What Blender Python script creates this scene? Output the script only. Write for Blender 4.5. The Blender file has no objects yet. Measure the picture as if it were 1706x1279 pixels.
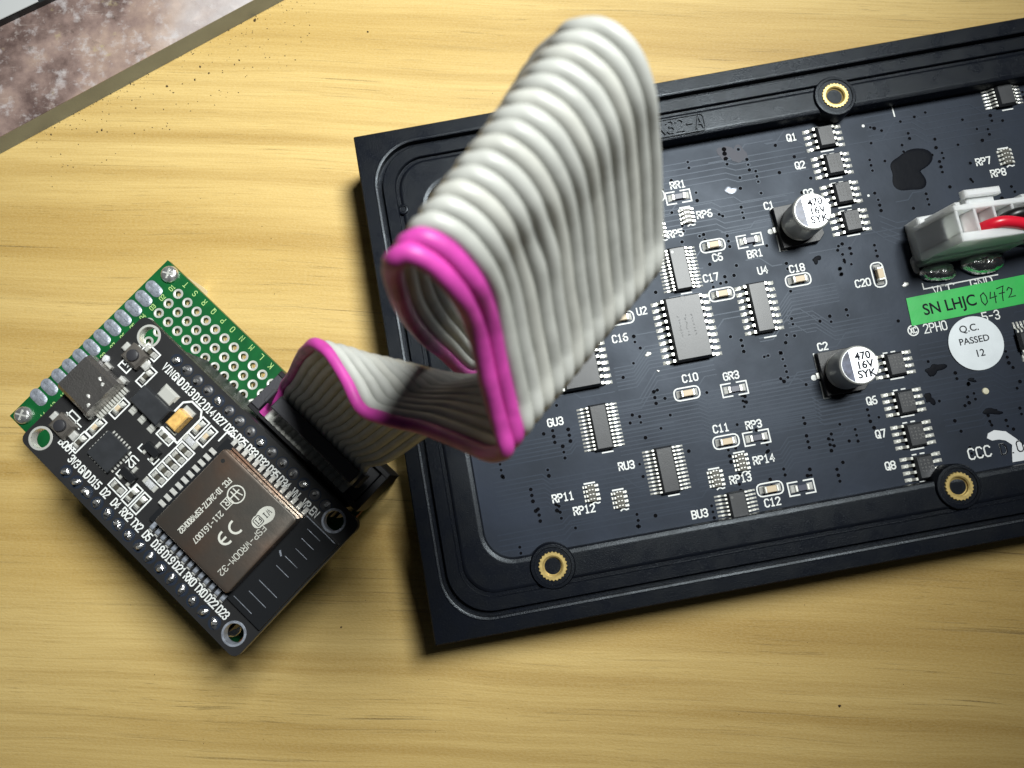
import bpy, math, random
from mathutils import Vector, Matrix, noise as wnoise
R = random.Random(7)
sc = bpy.context.scene
COL = sc.collection
pi = math.pi

# ------------------------------------------------------------------ camera, world, lamp, exposure (1 unit = 1 cm)
CAM_H, TILT, ROLL, FPX = 14.7188, 0.1385, 0.0148, 1213.97
cd = bpy.data.cameras.new('camera'); cam = bpy.data.objects.new('camera', cd); COL.objects.link(cam)
cam.matrix_world = Matrix.Translation((0, 0, CAM_H)) @ Matrix.Rotation(TILT, 4, 'X') @ Matrix.Rotation(ROLL, 4, 'Y')
cd.sensor_fit = 'HORIZONTAL'; cd.sensor_width = 36; cd.lens = FPX * 36 / 1706
cd.clip_start = 0.05; cd.clip_end = 500
cd.dof.use_dof = True; cd.dof.focus_distance = 13.0; cd.dof.aperture_fstop = 0.40
sc.camera = cam
wd = bpy.data.worlds.new('World'); sc.world = wd; wd.use_nodes = True
bg = wd.node_tree.nodes['Background']; bg.inputs[0].default_value = (0.80, 0.90, 1.0, 1); bg.inputs[1].default_value = 0.018
ld = bpy.data.lights.new('desk_lamp_light', 'AREA'); ld.shape = 'DISK'; ld.size = 13.0; ld.spread = math.radians(54); ld.energy = 3750; ld.color = (0.97, 1.0, 0.98)
lamp = bpy.data.objects.new('desk_lamp_light', ld); COL.objects.link(lamp)
lamp.location = (12.0, 17.0, 42); lamp.rotation_euler = (Vector((-4.2, 6.2, 0)) - lamp.location).to_track_quat('-Z', 'Y').to_euler()
sc.view_settings.view_transform = 'Standard'; sc.view_settings.look = 'None'
sc.view_settings.exposure = 0; sc.view_settings.gamma = 1; sc.view_settings.use_curve_mapping = False

# ------------------------------------------------------------------ materials
def nd(nt, t, **kw):
    n = nt.nodes.new(t)
    for k, v in kw.items(): setattr(n, k, v)
    return n
def pmat(name, col, rough=.5, metal=0., var=0., vscale=8., bump=0., bscale=30., bdist=.01, rvar=0., spec=.5, col2=None, stretch=None, coat=0., tint=None):
    m = bpy.data.materials.new(name); m.use_nodes = True; nt = m.node_tree; b = nt.nodes['Principled BSDF']
    b.inputs['Base Color'].default_value = (*col, 1); b.inputs['Roughness'].default_value = rough
    b.inputs['Metallic'].default_value = metal; b.inputs['Specular IOR Level'].default_value = spec
    if tint: b.inputs['Specular Tint'].default_value = (*tint, 1)
    if coat: b.inputs['Coat Weight'].default_value = coat; b.inputs['Coat Roughness'].default_value = .15
    tc = nd(nt, 'ShaderNodeTexCoord'); src = tc.outputs['Object']
    if stretch:
        mp = nd(nt, 'ShaderNodeMapping'); mp.inputs['Scale'].default_value = stretch; nt.links.new(src, mp.inputs[0]); src = mp.outputs[0]
    if var or rvar:
        n = nd(nt, 'ShaderNodeTexNoise'); n.inputs['Scale'].default_value = vscale; n.inputs['Detail'].default_value = 6
        nt.links.new(src, n.inputs['Vector'])
        if var:
            mx = nd(nt, 'ShaderNodeMix', data_type='RGBA')
            c2 = col2 or tuple(c * (1 - var) for c in col); c1 = col if col2 else tuple(min(1, c * (1 + var)) for c in col)
            mx.inputs[6].default_value = (*c1, 1); mx.inputs[7].default_value = (*c2, 1)
            mr = nd(nt, 'ShaderNodeMapRange'); mr.inputs[1].default_value = .35; mr.inputs[2].default_value = .65
            nt.links.new(n.outputs[0], mr.inputs[0]); nt.links.new(mr.outputs[0], mx.inputs[0]); nt.links.new(mx.outputs[2], b.inputs['Base Color'])
        if rvar:
            mr2 = nd(nt, 'ShaderNodeMapRange'); mr2.inputs[1].default_value = .3; mr2.inputs[2].default_value = .7
            mr2.inputs[3].default_value = rough - rvar; mr2.inputs[4].default_value = rough + rvar
            nt.links.new(n.outputs[0], mr2.inputs[0]); nt.links.new(mr2.outputs[0], b.inputs['Roughness'])
    if bump:
        n2 = nd(nt, 'ShaderNodeTexNoise'); n2.inputs['Scale'].default_value = bscale; n2.inputs['Detail'].default_value = 4
        nt.links.new(src, n2.inputs['Vector'])
        bp = nd(nt, 'ShaderNodeBump'); bp.inputs['Strength'].default_value = bump; bp.inputs['Distance'].default_value = bdist
        nt.links.new(n2.outputs[0], bp.inputs['Height']); nt.links.new(bp.outputs[0], b.inputs['Normal'])
    return m

def wood():
    m = bpy.data.materials.new('wood_grain'); m.use_nodes = True; nt = m.node_tree; b = nt.nodes['Principled BSDF']; L = nt.links.new
    tc = nd(nt, 'ShaderNodeTexCoord')
    mp = nd(nt, 'ShaderNodeMapping'); mp.inputs['Rotation'].default_value = (0, 0, math.radians(2.2)); L(tc.outputs['Object'], mp.inputs[0])
    wn = nd(nt, 'ShaderNodeTexNoise'); wn.inputs['Scale'].default_value = .10; wn.inputs['Detail'].default_value = 2; L(mp.outputs[0], wn.inputs['Vector'])
    va = nd(nt, 'ShaderNodeVectorMath', operation='MULTIPLY_ADD'); va.inputs[1].default_value = (0, .75, 0); L(wn.outputs['Color'], va.inputs[0]); L(mp.outputs[0], va.inputs[2])
    def noise(sx, sy, det, off=0., rough=.55):
        q = nd(nt, 'ShaderNodeMapping'); q.inputs['Scale'].default_value = (sx, sy, 1); q.inputs['Location'].default_value = (off, off * 1.7, 0); L(va.outputs[0], q.inputs[0])
        n = nd(nt, 'ShaderNodeTexNoise'); n.inputs['Scale'].default_value = 1; n.inputs['Detail'].default_value = det; n.inputs['Roughness'].default_value = rough
        L(q.outputs[0], n.inputs['Vector']); return n.outputs[0]
    def rng(x, a, c, lo=0., hi=1.):
        r = nd(nt, 'ShaderNodeMapRange'); r.inputs[1].default_value = a; r.inputs[2].default_value = c; r.inputs[3].default_value = lo; r.inputs[4].default_value = hi
        L(x, r.inputs[0]); return r.outputs[0]
    def mul(x, y):
        q = nd(nt, 'ShaderNodeMath', operation='MULTIPLY'); L(x, q.inputs[0])
        if isinstance(y, float): q.inputs[1].default_value = y
        else: L(y, q.inputs[1])
        return q.outputs[0]
    def mix(fac, c1, c2):
        x = nd(nt, 'ShaderNodeMix', data_type='RGBA'); L(fac, x.inputs[0])
        if isinstance(c1, tuple): x.inputs[6].default_value = (*c1, 1)
        else: L(c1, x.inputs[6])
        if isinstance(c2, tuple): x.inputs[7].default_value = (*c2, 1)
        else: L(c2, x.inputs[7])
        return x.outputs[2]
    base = mix(rng(noise(.035, .42, 3, 3), .36, .64), WOOD_A, WOOD_B)
    base = mix(mul(rng(noise(.07, 2.2, 5, 11), .44, .70), .78), base, WOOD_C)
    streak = mul(rng(noise(.16, 10, 6, 23, .62), .60, .70), rng(noise(.13, 1.3, 3, 31), .42, .60))
    base = mix(mul(streak, .75), base, WOOD_D)
    pores = mul(rng(noise(1.6, 42, 2, 43), .60, .72), rng(noise(.3, .9, 3, 53), .4, .65))
    base = mix(mul(pores, .55), base, WOOD_D)
    fibre = rng(noise(.45, 26, 4, 71, .6), .42, .66)
    base = mix(mul(fibre, .30), base, WOOD_C)
    base = mix(mul(rng(noise(.9, 64, 3, 97, .6), .45, .68), .22), base, WOOD_C)
    fine = mul(rng(noise(.30, 20, 6, 83, .65), .60, .66), rng(noise(.2, .8, 3, 91), .45, .6))
    base = mix(mul(fine, .7), base, WOOD_D)
    grain = rng(noise(16, 34, 3, 61), .35, .7)
    base = mix(mul(grain, .16), base, (.80, .66, .36))
    L(base, b.inputs['Base Color']); b.inputs['Roughness'].default_value = .5; b.inputs['Specular IOR Level'].default_value = .3
    bp = nd(nt, 'ShaderNodeBump'); bp.inputs['Strength'].default_value = .35; bp.inputs['Distance'].default_value = .012
    hs = nd(nt, 'ShaderNodeMath', operation='SUBTRACT'); L(mul(grain, .5), hs.inputs[0]); L(mul(streak, .8), hs.inputs[1]); L(hs.outputs[0], bp.inputs['Height']); L(bp.outputs[0], b.inputs['Normal'])
    return m
WOOD_A, WOOD_B, WOOD_C, WOOD_D = (.67, .485, .185), (.54, .365, .115), (.38, .23, .055), (.12, .07, .02)

M = dict(
    wood=wood(),
    plastic=pmat('black_plastic', (.0045, .0055, .0085), .30, spec=.22, tint=(.85, .93, 1.0), bump=.6, bscale=60, bdist=.006, var=.3, vscale=2.5, rvar=.08),
    mask=pmat('black_solder_mask', (.012, .016, .027), .48, spec=.30, tint=(.80, .89, 1.0), var=.25, vscale=.9, rvar=.05, bump=.12, bscale=9, bdist=.01),
    mask2=pmat('neutral_solder_mask', (.020, .020, .021), .42, var=.25, vscale=1.5, rvar=.05, bump=.1, bscale=9, bdist=.01),
    pinpad=pmat('oxidised_solder', (.10, .10, .105), .4, .5, bump=.5, bscale=20, bdist=.01),
    trace=pmat('masked_copper', (.018, .024, .038), .42, spec=.30, tint=(.80, .89, 1.0)),
    via=pmat('via_pit', (.002, .002, .003), .7, spec=.05),
    silk=pmat('silkscreen_ink', (.80, .82, .80), .6),
    chip=pmat('epoxy_chip', (.030, .032, .036), .40, bump=.25, bscale=60, bdist=.004, var=.15, vscale=5),
    chip2=pmat('glossy_epoxy', (.012, .013, .015), .35, bump=.1, bscale=40, bdist=.004),
    print=pmat('laser_marking', (.11, .11, .11), .6),
    faint=pmat('worn_marking', (.050, .052, .056), .5),
    solder=pmat('solder_tin', (.84, .84, .80), .34, .5, bump=.5, bscale=22, bdist=.012, var=.12, vscale=14),
    screw=pmat('nickel_screw', (.80, .80, .78), .24, .85, bump=.9, bscale=9, bdist=.03, var=.2, vscale=10),
    lead=pmat('tinned_lead', (.86, .86, .80), .34, .55, bump=.15, bscale=30, bdist=.004),
    dull=pmat('dull_solder', (.36, .39, .45), .45, .45, bump=.8, bscale=12, bdist=.02, var=.25, vscale=9),
    alu=pmat('brushed_can', (.62, .62, .59), .42, .45, bump=.08, bscale=40, bdist=.003),
    capt=pmat('can_top_white', (.70, .72, .76), .38, .6, bump=.06, bscale=30, bdist=.003),
    ink=pmat('black_ink', (.008, .009, .014), .6, spec=.1),
    inkb=pmat('band_ink', (.02, .024, .05), .35, var=.7, vscale=9, col2=(.10, .115, .19)),
    brass=pmat('brass', (.78, .58, .22), .30, .65, bump=.2, bscale=30, bdist=.004, var=.12, vscale=12),
    dark=pmat('hole_dark', (.004, .004, .004), .7),
    crumb=pmat('brown_crumb', (.05, .03, .012), .8),
    nylon=pmat('white_nylon', (.88, .91, .89), .42, spec=.4),
    blob=pmat('reflowed_solder', (.84, .84, .82), .20, 1, bump=.9, bscale=5, bdist=.05),
    red=pmat('red_wire', (.72, .012, .035), .32, spec=.5),
    black=pmat('black_wire', (.008, .008, .008), .35),
    grey=pmat('grey_pvc', (.52, .525, .49), .42, bump=.22, bscale=5, bdist=.02, var=.08, vscale=2),
    grey_b=pmat('grey_pvc_warm', (.53, .53, .485), .44, bump=.22, bscale=5, bdist=.02, var=.09, vscale=2),
    grey_c=pmat('grey_pvc_worn', (.50, .505, .47), .46, bump=.25, bscale=5, bdist=.02, var=.10, vscale=2.5),
    pink=pmat('pink_pvc', (.56, .06, .355), .46, var=.22, vscale=3, bump=.2, bscale=5, bdist=.02),
    green=pmat('green_solder_mask', (.006, .105, .026), .34, var=.2, vscale=3, bump=.1, bscale=14, bdist=.01, col2=(.004, .075, .02)),
    fr4=pmat('laminate_edge', (.30, .20, .075), .6),
    orange=pmat('laminate_edge_orange', (.33, .06, .02), .6),
    silkg=pmat('pale_green_ink', (.42, .62, .22), .6),
    tin=pmat('shield_tin', (.58, .54, .48), .30, .95, bump=.12, bscale=7, bdist=.02, var=.22, vscale=.9, rvar=.08, col2=(.42, .29, .22)),  # brown second tone: a warm reflection imitated in the base colour
    usb=pmat('usb_shell', (.36, .34, .325), .32, .9, bump=.5, bscale=34, bdist=.010, var=.3, vscale=5, rvar=.08),
    etch=pmat('etched_marking', (.62, .62, .56), .55),
    cer=pmat('ceramic_tan', (.62, .50, .34), .5),
    resb=pmat('resistor_body', (.05, .055, .085), .4),
    smd=pmat('dark_smd', (.07, .065, .05), .45),
    tant=pmat('orange_tantalum', (.74, .45, .14), .38, var=.18, vscale=14),
    label=pmat('green_label_paper', (.012, .42, .065), .42, var=.08, vscale=2, bump=.25, bscale=3, bdist=.02),
    paper=pmat('white_sticker_paper', (.70, .75, .78), .45, var=.04, vscale=3, bump=.2, bscale=4, bdist=.015),
    glue=pmat('black_glue', (.002, .003, .006), .6, spec=.10, bump=.15, bscale=10, bdist=.03),
    paint=pmat('white_paint', (.72, .74, .76), .5),
    cream=pmat('cream_dot', (.62, .58, .42), .5),
    grp=pmat('grey_panel', (.50, .51, .51), .4),
    rim=pmat('dark_rim', (.03, .034, .036), .45),
    steel=pmat('plate_edge', (.33, .375, .41), .5, .1, var=.08, vscale=1.5),
    btn=pmat('button_frame', (.22, .20, .18), .40, .7, bump=.4, bscale=14, bdist=.01),
    knob=pmat('button_knob', (.035, .035, .04), .4),
    hdr=pmat('header_plastic', (.012, .012, .014), .45, bump=.3, bscale=30, bdist=.006),
    hdrg=pmat('connector_plastic', (.045, .045, .052), .5, bump=.4, bscale=22, bdist=.01),
    pale=pmat('purple_residue', (.015, .017, .034), .47, spec=.30),
    pinsol=pmat('pin_solder', (.62, .62, .62), .22, .95, bump=1., bscale=14, bdist=.03, var=.25, vscale=10),
)
def plate_mat():
    m = bpy.data.materials.new('worn_copper_glare'); m.use_nodes = True; nt = m.node_tree; b = nt.nodes['Principled BSDF']; L = nt.links.new
    tc = nd(nt, 'ShaderNodeTexCoord')
    def noise(s, d, stretch=(1, 1, 1), loc=(0, 0, 0)):
        q = nd(nt, 'ShaderNodeMapping'); q.inputs['Scale'].default_value = stretch; q.inputs['Location'].default_value = loc; L(tc.outputs['Object'], q.inputs[0])
        n = nd(nt, 'ShaderNodeTexNoise'); n.inputs['Scale'].default_value = s; n.inputs['Detail'].default_value = d; n.inputs['Roughness'].default_value = .65; L(q.outputs[0], n.inputs['Vector']); return n.outputs[0]
    r = nd(nt, 'ShaderNodeValToRGB'); r.color_ramp.elements[0].position = .36; r.color_ramp.elements[0].color = (.15, .10, .09, 1)
    r.color_ramp.elements[1].position = .66; r.color_ramp.elements[1].color = (.56, .41, .33, 1)
    e = r.color_ramp.elements.new(.5); e.color = (.36, .255, .225, 1); L(noise(.8, 7), r.inputs[0])
    def over(src, fac, col):
        x = nd(nt, 'ShaderNodeMix', data_type='RGBA'); L(fac, x.inputs[0]); L(src, x.inputs[6]); x.inputs[7].default_value = (*col, 1); return x.outputs[2]
    def rng(x, a, c, hi=1.):
        q = nd(nt, 'ShaderNodeMapRange'); q.inputs[1].default_value = a; q.inputs[2].default_value = c; q.inputs[4].default_value = hi; L(x, q.inputs[0]); return q.outputs[0]
    c = over(r.outputs[0], rng(noise(3.2, 6, (1, 1, 1), (4, 2, 0)), .55, .70, .75), (.72, .67, .67))
    c = over(c, rng(noise(1.7, 5, (1, 1, 1), (9, 7, 0)), .64, .72, .6), (.60, .50, .27))
    c = over(c, rng(noise(2.0, 5, (1, 1, 1), (19, 3, 0)), .62, .72, .7), (.10, .075, .06))
    c = over(c, rng(noise(6, 5, (1, 1, 1), (5, 3, 0)), .59, .72, .55), (.70, .62, .58))
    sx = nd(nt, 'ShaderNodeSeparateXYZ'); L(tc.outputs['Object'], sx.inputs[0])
    glare_mask = nd(nt, 'ShaderNodeMath', operation='MULTIPLY_ADD'); L(noise(.7, 5), glare_mask.inputs[0]); glare_mask.inputs[1].default_value = 3.2; L(sx.outputs[0], glare_mask.inputs[2])
    c = over(c, rng(glare_mask.outputs[0], 3.4, 5.4, .85), (.84, .80, .80))  # whitens towards the right end: glare painted into the plate colour
    c = over(c, rng(noise(1.2, 6, (1, 9, 1), (2, 31, 0)), .62, .70, .5), (.70, .62, .56))
    L(c, b.inputs['Base Color']); b.inputs['Metallic'].default_value = .3
    L(rng(noise(2.5, 5), .2, .9, .75), b.inputs['Roughness'])
    bp = nd(nt, 'ShaderNodeBump'); bp.inputs['Strength'].default_value = .3; bp.inputs['Distance'].default_value = .02; L(noise(7, 4), bp.inputs['Height']); L(bp.outputs[0], b.inputs['Normal'])
    return m
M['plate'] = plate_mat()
nb = M['nylon'].node_tree.nodes['Principled BSDF']; nb.inputs['Subsurface Weight'].default_value = .75; nb.inputs['Subsurface Radius'].default_value = (1, 1, .9); nb.inputs['Subsurface Scale'].default_value = .55

# ------------------------------------------------------------------ mesh helpers
FONT = {}
def _f(s, *p): FONT[s] = p
_f('0', [(0,1),(0,5),(1,6),(3,6),(4,5),(4,1),(3,0),(1,0),(0,1)]); _f('1', [(.8,5),(2,6),(2,0)], [(.8,0),(3.2,0)])
_f('2', [(0,5),(1,6),(3,6),(4,5),(4,4),(0,0),(4,0)]); _f('3', [(0,5),(1,6),(3,6),(4,5),(4,4),(3,3),(4,2),(4,1),(3,0),(1,0),(0,1)], [(1.4,3),(3,3)])
_f('4', [(3,0),(3,6),(0,2),(4,2)]); _f('5', [(4,6),(0,6),(0,3.5),(3,3.5),(4,2.5),(4,1),(3,0),(1,0),(0,1)])
_f('6', [(3.6,6),(1.6,6),(0,4),(0,1),(1,0),(3,0),(4,1),(4,2.4),(3,3.3),(0,3.2)]); _f('7', [(0,6),(4,6),(1.5,0)])
_f('8', [(1,3),(0,4),(0,5),(1,6),(3,6),(4,5),(4,4),(3,3),(1,3)], [(1,3),(0,2),(0,1),(1,0),(3,0),(4,1),(4,2),(3,3)])
_f('9', [(.4,0),(2.4,0),(4,2),(4,5),(3,6),(1,6),(0,5),(0,3.6),(1,2.7),(4,2.8)])
_f('A', [(0,0),(2,6),(4,0)], [(.8,2),(3.2,2)]); _f('B', [(0,0),(0,6),(3,6),(4,5),(4,4),(3,3),(4,2),(4,1),(3,0),(0,0)], [(0,3),(3,3)])
_f('C', [(4,5),(3,6),(1,6),(0,5),(0,1),(1,0),(3,0),(4,1)]); _f('D', [(0,0),(0,6),(2.6,6),(4,4.6),(4,1.4),(2.6,0),(0,0)])
_f('E', [(4,6),(0,6),(0,0),(4,0)], [(0,3),(3,3)]); _f('F', [(4,6),(0,6),(0,0)], [(0,3),(3,3)])
_f('G', [(4,5),(3,6),(1,6),(0,5),(0,1),(1,0),(3,0),(4,1),(4,3),(2.4,3)]); _f('H', [(0,0),(0,6)], [(4,0),(4,6)], [(0,3),(4,3)])
_f('I', [(2,0),(2,6)], [(1,6),(3,6)], [(1,0),(3,0)]); _f('K', [(0,0),(0,6)], [(4,6),(0,2.6)], [(1.3,3.6),(4,0)])
_f('L', [(0,6),(0,0),(4,0)]); _f('M', [(0,0),(0,6),(2,3),(4,6),(4,0)]); _f('N', [(0,0),(0,6),(4,0),(4,6)])
_f('O', [(0,1),(0,5),(1,6),(3,6),(4,5),(4,1),(3,0),(1,0),(0,1)]); _f('P', [(0,0),(0,6),(3,6),(4,5),(4,4),(3,3),(0,3)])
_f('Q', [(0,1),(0,5),(1,6),(3,6),(4,5),(4,1),(3,0),(1,0),(0,1)], [(2.2,2),(4.2,-.4)]); _f('R', [(0,0),(0,6),(3,6),(4,5),(4,4),(3,3),(0,3)], [(2,3),(4,0)])
_f('S', [(4,5),(3,6),(1,6),(0,5),(0,4),(1,3.1),(3,2.9),(4,2),(4,1),(3,0),(1,0),(0,1)]); _f('T', [(0,6),(4,6)], [(2,6),(2,0)])
_f('U', [(0,6),(0,1),(1,0),(3,0),(4,1),(4,6)]); _f('V', [(0,6),(2,0),(4,6)]); _f('W', [(0,6),(1,0),(2,4),(3,0),(4,6)])
_f('X', [(0,0),(4,6)], [(0,6),(4,0)]); _f('Y', [(0,6),(2,3),(4,6)], [(2,3),(2,0)]); _f('Z', [(0,6),(4,6),(0,0),(4,0)])
_f('-', [(.6,3),(3.4,3)]); _f('.', [(1.7,0),(2.3,0)]); _f(':', [(1.7,1),(2.3,1)], [(1.7,4),(2.3,4)]); _f(' ')

class MB:
    def __init__(s): s.v = []; s.f = []; s.k = 0; s.step = .00012
    def add(s, vs, fs):
        o = len(s.v); s.v += [tuple(p) for p in vs]; s.f += [tuple(i + o for i in f) for f in fs]; return s
    def loops(s, ls, cap0=True, cap1=True, closed=True):
        n = len(ls[0]); fs = []
        for a in range(len(ls) - 1):
            for i in range(n if closed else n - 1):
                j = (i + 1) % n; fs.append((a*n+i, a*n+j, (a+1)*n+j, (a+1)*n+i))
        if cap0: fs.append(tuple(reversed(range(n))))
        if cap1: fs.append(tuple(range((len(ls)-1)*n, len(ls)*n)))
        return s.add([p for l in ls for p in l], fs)
    def box(s, cx, cy, z0, z1, sx, sy, c=0., rot=0., taper=0.):
        ca, sa = math.cos(rot), math.sin(rot)
        def L(hx, hy, z): return [(cx + x*ca - y*sa, cy + x*sa + y*ca, z) for x, y in ((-hx,-hy),(hx,-hy),(hx,hy),(-hx,hy))]
        ls = [L(sx/2, sy/2, z0)]
        if c: ls += [L(sx/2 - taper, sy/2 - taper, z1 - c), L(sx/2 - c - taper, sy/2 - c - taper, z1)]
        else: ls += [L(sx/2 - taper, sy/2 - taper, z1)]
        return s.loops(ls)
    def prism(s, pts, z0, z1, c=0.):
        ls = [[(x, y, z0) for x, y in pts], [(x, y, z1 - c) for x, y in pts]]
        if c:
            mx = sum(p[0] for p in pts)/len(pts); my = sum(p[1] for p in pts)/len(pts)
            q = []
            for x, y in pts:
                d = math.hypot(x-mx, y-my) or 1; q.append((x-(x-mx)/d*c, y-(y-my)/d*c, z1))
            ls.append(q)
        return s.loops(ls)
    def lathe(s, cx, cy, prof, n=24, cap0=True, cap1=True, ph=0.):
        return s.loops([[(cx + r*math.cos(2*pi*i/n+ph), cy + r*math.sin(2*pi*i/n+ph), z) for i in range(n)] for r, z in prof], cap0, cap1)
    def disc(s, cx, cy, z, r, n=12, sq=1., rot=0.):
        ca, sa = math.cos(rot), math.sin(rot)
        return s.add([(cx + r*math.cos(2*pi*i/n)*ca - r*sq*math.sin(2*pi*i/n)*sa, cy + r*math.cos(2*pi*i/n)*sa + r*sq*math.sin(2*pi*i/n)*ca, z) for i in range(n)], [tuple(range(n))])
    def ring(s, cx, cy, z, r0, r1, n=20, h=0.):
        if h: return s.loops([[(cx+r*math.cos(2*pi*i/n), cy+r*math.sin(2*pi*i/n), zz) for i in range(n)] for r, zz in ((r1, z), (r1-.15*(r1-r0), z+h), (r0+.15*(r1-r0), z+h), (r0, z))], False, False)
        return s.loops([[(cx+r*math.cos(2*pi*i/n), cy+r*math.sin(2*pi*i/n), z) for i in range(n)] for r in (r1, r0)], False, False)
    def stroke(s, pts, w, z, h=0.):
        """flat (or h high) mitred strip along a polyline"""
        P = [Vector(p) for p in pts]; closed = (P[0]-P[-1]).length < 1e-6 and len(P) > 3
        if closed: P = P[:-1]
        n = len(P); Lf, Rt = [], []
        for i in range(n):
            a = P[i-1] if (i or closed) else None; c = P[(i+1) % n] if (i < n-1 or closed) else None
            d1 = (P[i]-a).normalized() if a is not None else None; d2 = (c-P[i]).normalized() if c is not None else None
            d1 = d1 or d2; d2 = d2 or d1
            n1 = Vector((-d1.y, d1.x)); n2 = Vector((-d2.y, d2.x)); m = n1 + n2
            m = m.normalized() if m.length > 1e-4 else n1
            k = min(1.8, 1/max(.35, m.dot(n1)))
            e = Vector((0, 0))
            if not closed and i == 0: e = -d1*w*.4
            if not closed and i == n-1: e = d2*w*.4
            Lf.append(P[i] + e + m*w/2*k); Rt.append(P[i] + e - m*w/2*k)
        s.k += 1; zz = z + s.step*(s.k % 9 if s.step > 5e-5 else s.k)
        vs = [(p.x, p.y, zz+h) for p in Lf] + [(p.x, p.y, zz+h) for p in Rt]; fs = []
        for i in range(n if closed else n-1):
            j = (i+1) % n; fs.append((i, n+i, n+j, j))
        if h:
            vs += [(p.x, p.y, zz) for p in Lf] + [(p.x, p.y, zz) for p in Rt]
            for i in range(n if closed else n-1):
                j = (i+1) % n; fs += [(2*n+i, i, j, 2*n+j), (n+i, 3*n+i, 3*n+j, n+j)]
            if not closed: fs += [(0, 2*n, 3*n, n), (2*n-1, 4*n-1, 3*n-1, n-1)]
        return s.add(vs, fs)
    def text(s, txt, x, y, h, z, rot=0., w=None, sx=1., align='c', wr=.15, gap=1.6, ht=0.):
        u = h/6; adv = (4+gap)*u*sx; W = adv*len(txt) - gap*u*sx
        x0 = -W/2 if align == 'c' else 0.
        ca, sa = math.cos(rot), math.sin(rot)
        for i, chx in enumerate(txt):
            for pl in FONT.get(chx.upper(), ()):
                s.stroke([(x + (x0+i*adv+px*u*sx)*ca - (py*u-h/2)*sa, y + (x0+i*adv+px*u*sx)*sa + (py*u-h/2)*ca) for px, py in pl], w or h*wr, z, ht)
        return s
    def font(s, txt, x, y, size, z, rot=0., ext=0., off=0., sx=1.):
        vs, fs = font_mesh(txt, ext, off); ca, sa = math.cos(rot), math.sin(rot)
        return s.add([(x + (a*sx*ca - b*sa)*size, y + (a*sx*sa + b*ca)*size, z + c) for a, b, c in vs], fs)
    def tube(s, pts, r, n=10, caps=True):
        P = [Vector(p) for p in pts]; ls = []; up = None
        for i, p in enumerate(P):
            t = (P[min(i+1, len(P)-1)] - P[max(i-1, 0)]).normalized()
            if up is None: up = Vector((0, 0, 1)) if abs(t.z) < .9 else Vector((1, 0, 0))
            a = t.cross(up).normalized(); up = a.cross(t).normalized()
            rr = r[i] if isinstance(r, (list, tuple)) else r
            ls.append([tuple(p + (a*math.cos(2*pi*k/n) + up*math.sin(2*pi*k/n))*rr) for k in range(n)])
        return s.loops(ls, caps, caps)
    def mesh(s, name, mat, smooth=False):
        me = bpy.data.meshes.new(name); me.from_pydata(s.v, [], s.f); me.materials.append(mat)
        import bmesh
        bm = bmesh.new(); bm.from_mesh(me); bmesh.ops.recalc_face_normals(bm, faces=bm.faces); bm.to_mesh(me); bm.free()
        if smooth:
            for p in me.polygons: p.use_smooth = True
            me.set_sharp_from_angle(angle=math.radians(smooth if smooth is not True else 40))
        return me
    def build(s, name, mat, parent=None, smooth=False, loc=None, **kw):
        return put(name, s.mesh(name, M[mat], smooth), parent, loc, **kw)
    def flat(s, name, mat, parent=None, **kw):
        """print or sheet: keep faces turned up"""
        me = bpy.data.meshes.new(name); me.from_pydata(s.v, [], s.f); me.materials.append(M[mat])
        import bmesh
        bm = bmesh.new(); bm.from_mesh(me); bm.normal_update()
        bmesh.ops.reverse_faces(bm, faces=[f for f in bm.faces if f.normal.z < -.5]); bm.to_mesh(me); bm.free()
        return put(name, me, parent, None, **kw)
def put(name, me, parent=None, loc=None, rot=0., **kw):
    o = bpy.data.objects.new(name, me); COL.objects.link(o); o.parent = parent
    if loc is not None: o.location = loc
    if rot: o.rotation_euler = (0, 0, rot)
    for k, v in kw.items(): o[k] = v
    return o
_fc = {}
def font_mesh(txt, ext, off):
    key = (txt, ext, off)
    if key not in _fc:
        cu = bpy.data.curves.new('lettering', 'FONT'); cu.body = txt; cu.align_x = 'CENTER'; cu.align_y = 'CENTER'; cu.extrude = ext; cu.offset = off; cu.resolution_u = 4
        o = bpy.data.objects.new('lettering', cu); COL.objects.link(o)
        bpy.context.view_layer.update()
        me = o.evaluated_get(bpy.context.evaluated_depsgraph_get()).to_mesh()
        _fc[key] = ([tuple(v.co) for v in me.vertices], [tuple(p.vertices) for p in me.polygons])
        bpy.data.objects.remove(o); bpy.data.curves.remove(cu)
    return _fc[key]
def thing(name, label, cat, loc, rot=0., group=None):
    o = put(name, None, None, loc, rot); o['label'] = label; o['category'] = cat
    if group: o['group'] = group
    return o
def rrect(x0, y0, x1, y1, r, z, n=10):
    pts = []
    for cx, cy, a in ((x1-r, y1-r, 0), (x0+r, y1-r, 90), (x0+r, y0+r, 180), (x1-r, y0+r, 270)):
        for i in range(n+1):
            t = math.radians(a + 90*i/n); pts.append((cx + r*math.cos(t), cy + r*math.sin(t), z))
    return pts
def blobloop(cx, cy, z, rx, ry, n, seed, amp=.18, rot=0.):
    q = random.Random(seed); ph = [q.uniform(0, 2*pi) for _ in range(4)]; ca, sa = math.cos(rot), math.sin(rot); out = []
    for i in range(n):
        t = 2*pi*i/n; k = 1 + amp*sum(math.sin((j+2)*t + ph[j])/(j+1.5) for j in range(4))
        x, y = rx*k*math.cos(t), ry*k*math.sin(t); out.append((cx + x*ca - y*sa, cy + x*sa + y*ca, z))
    return out
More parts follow.
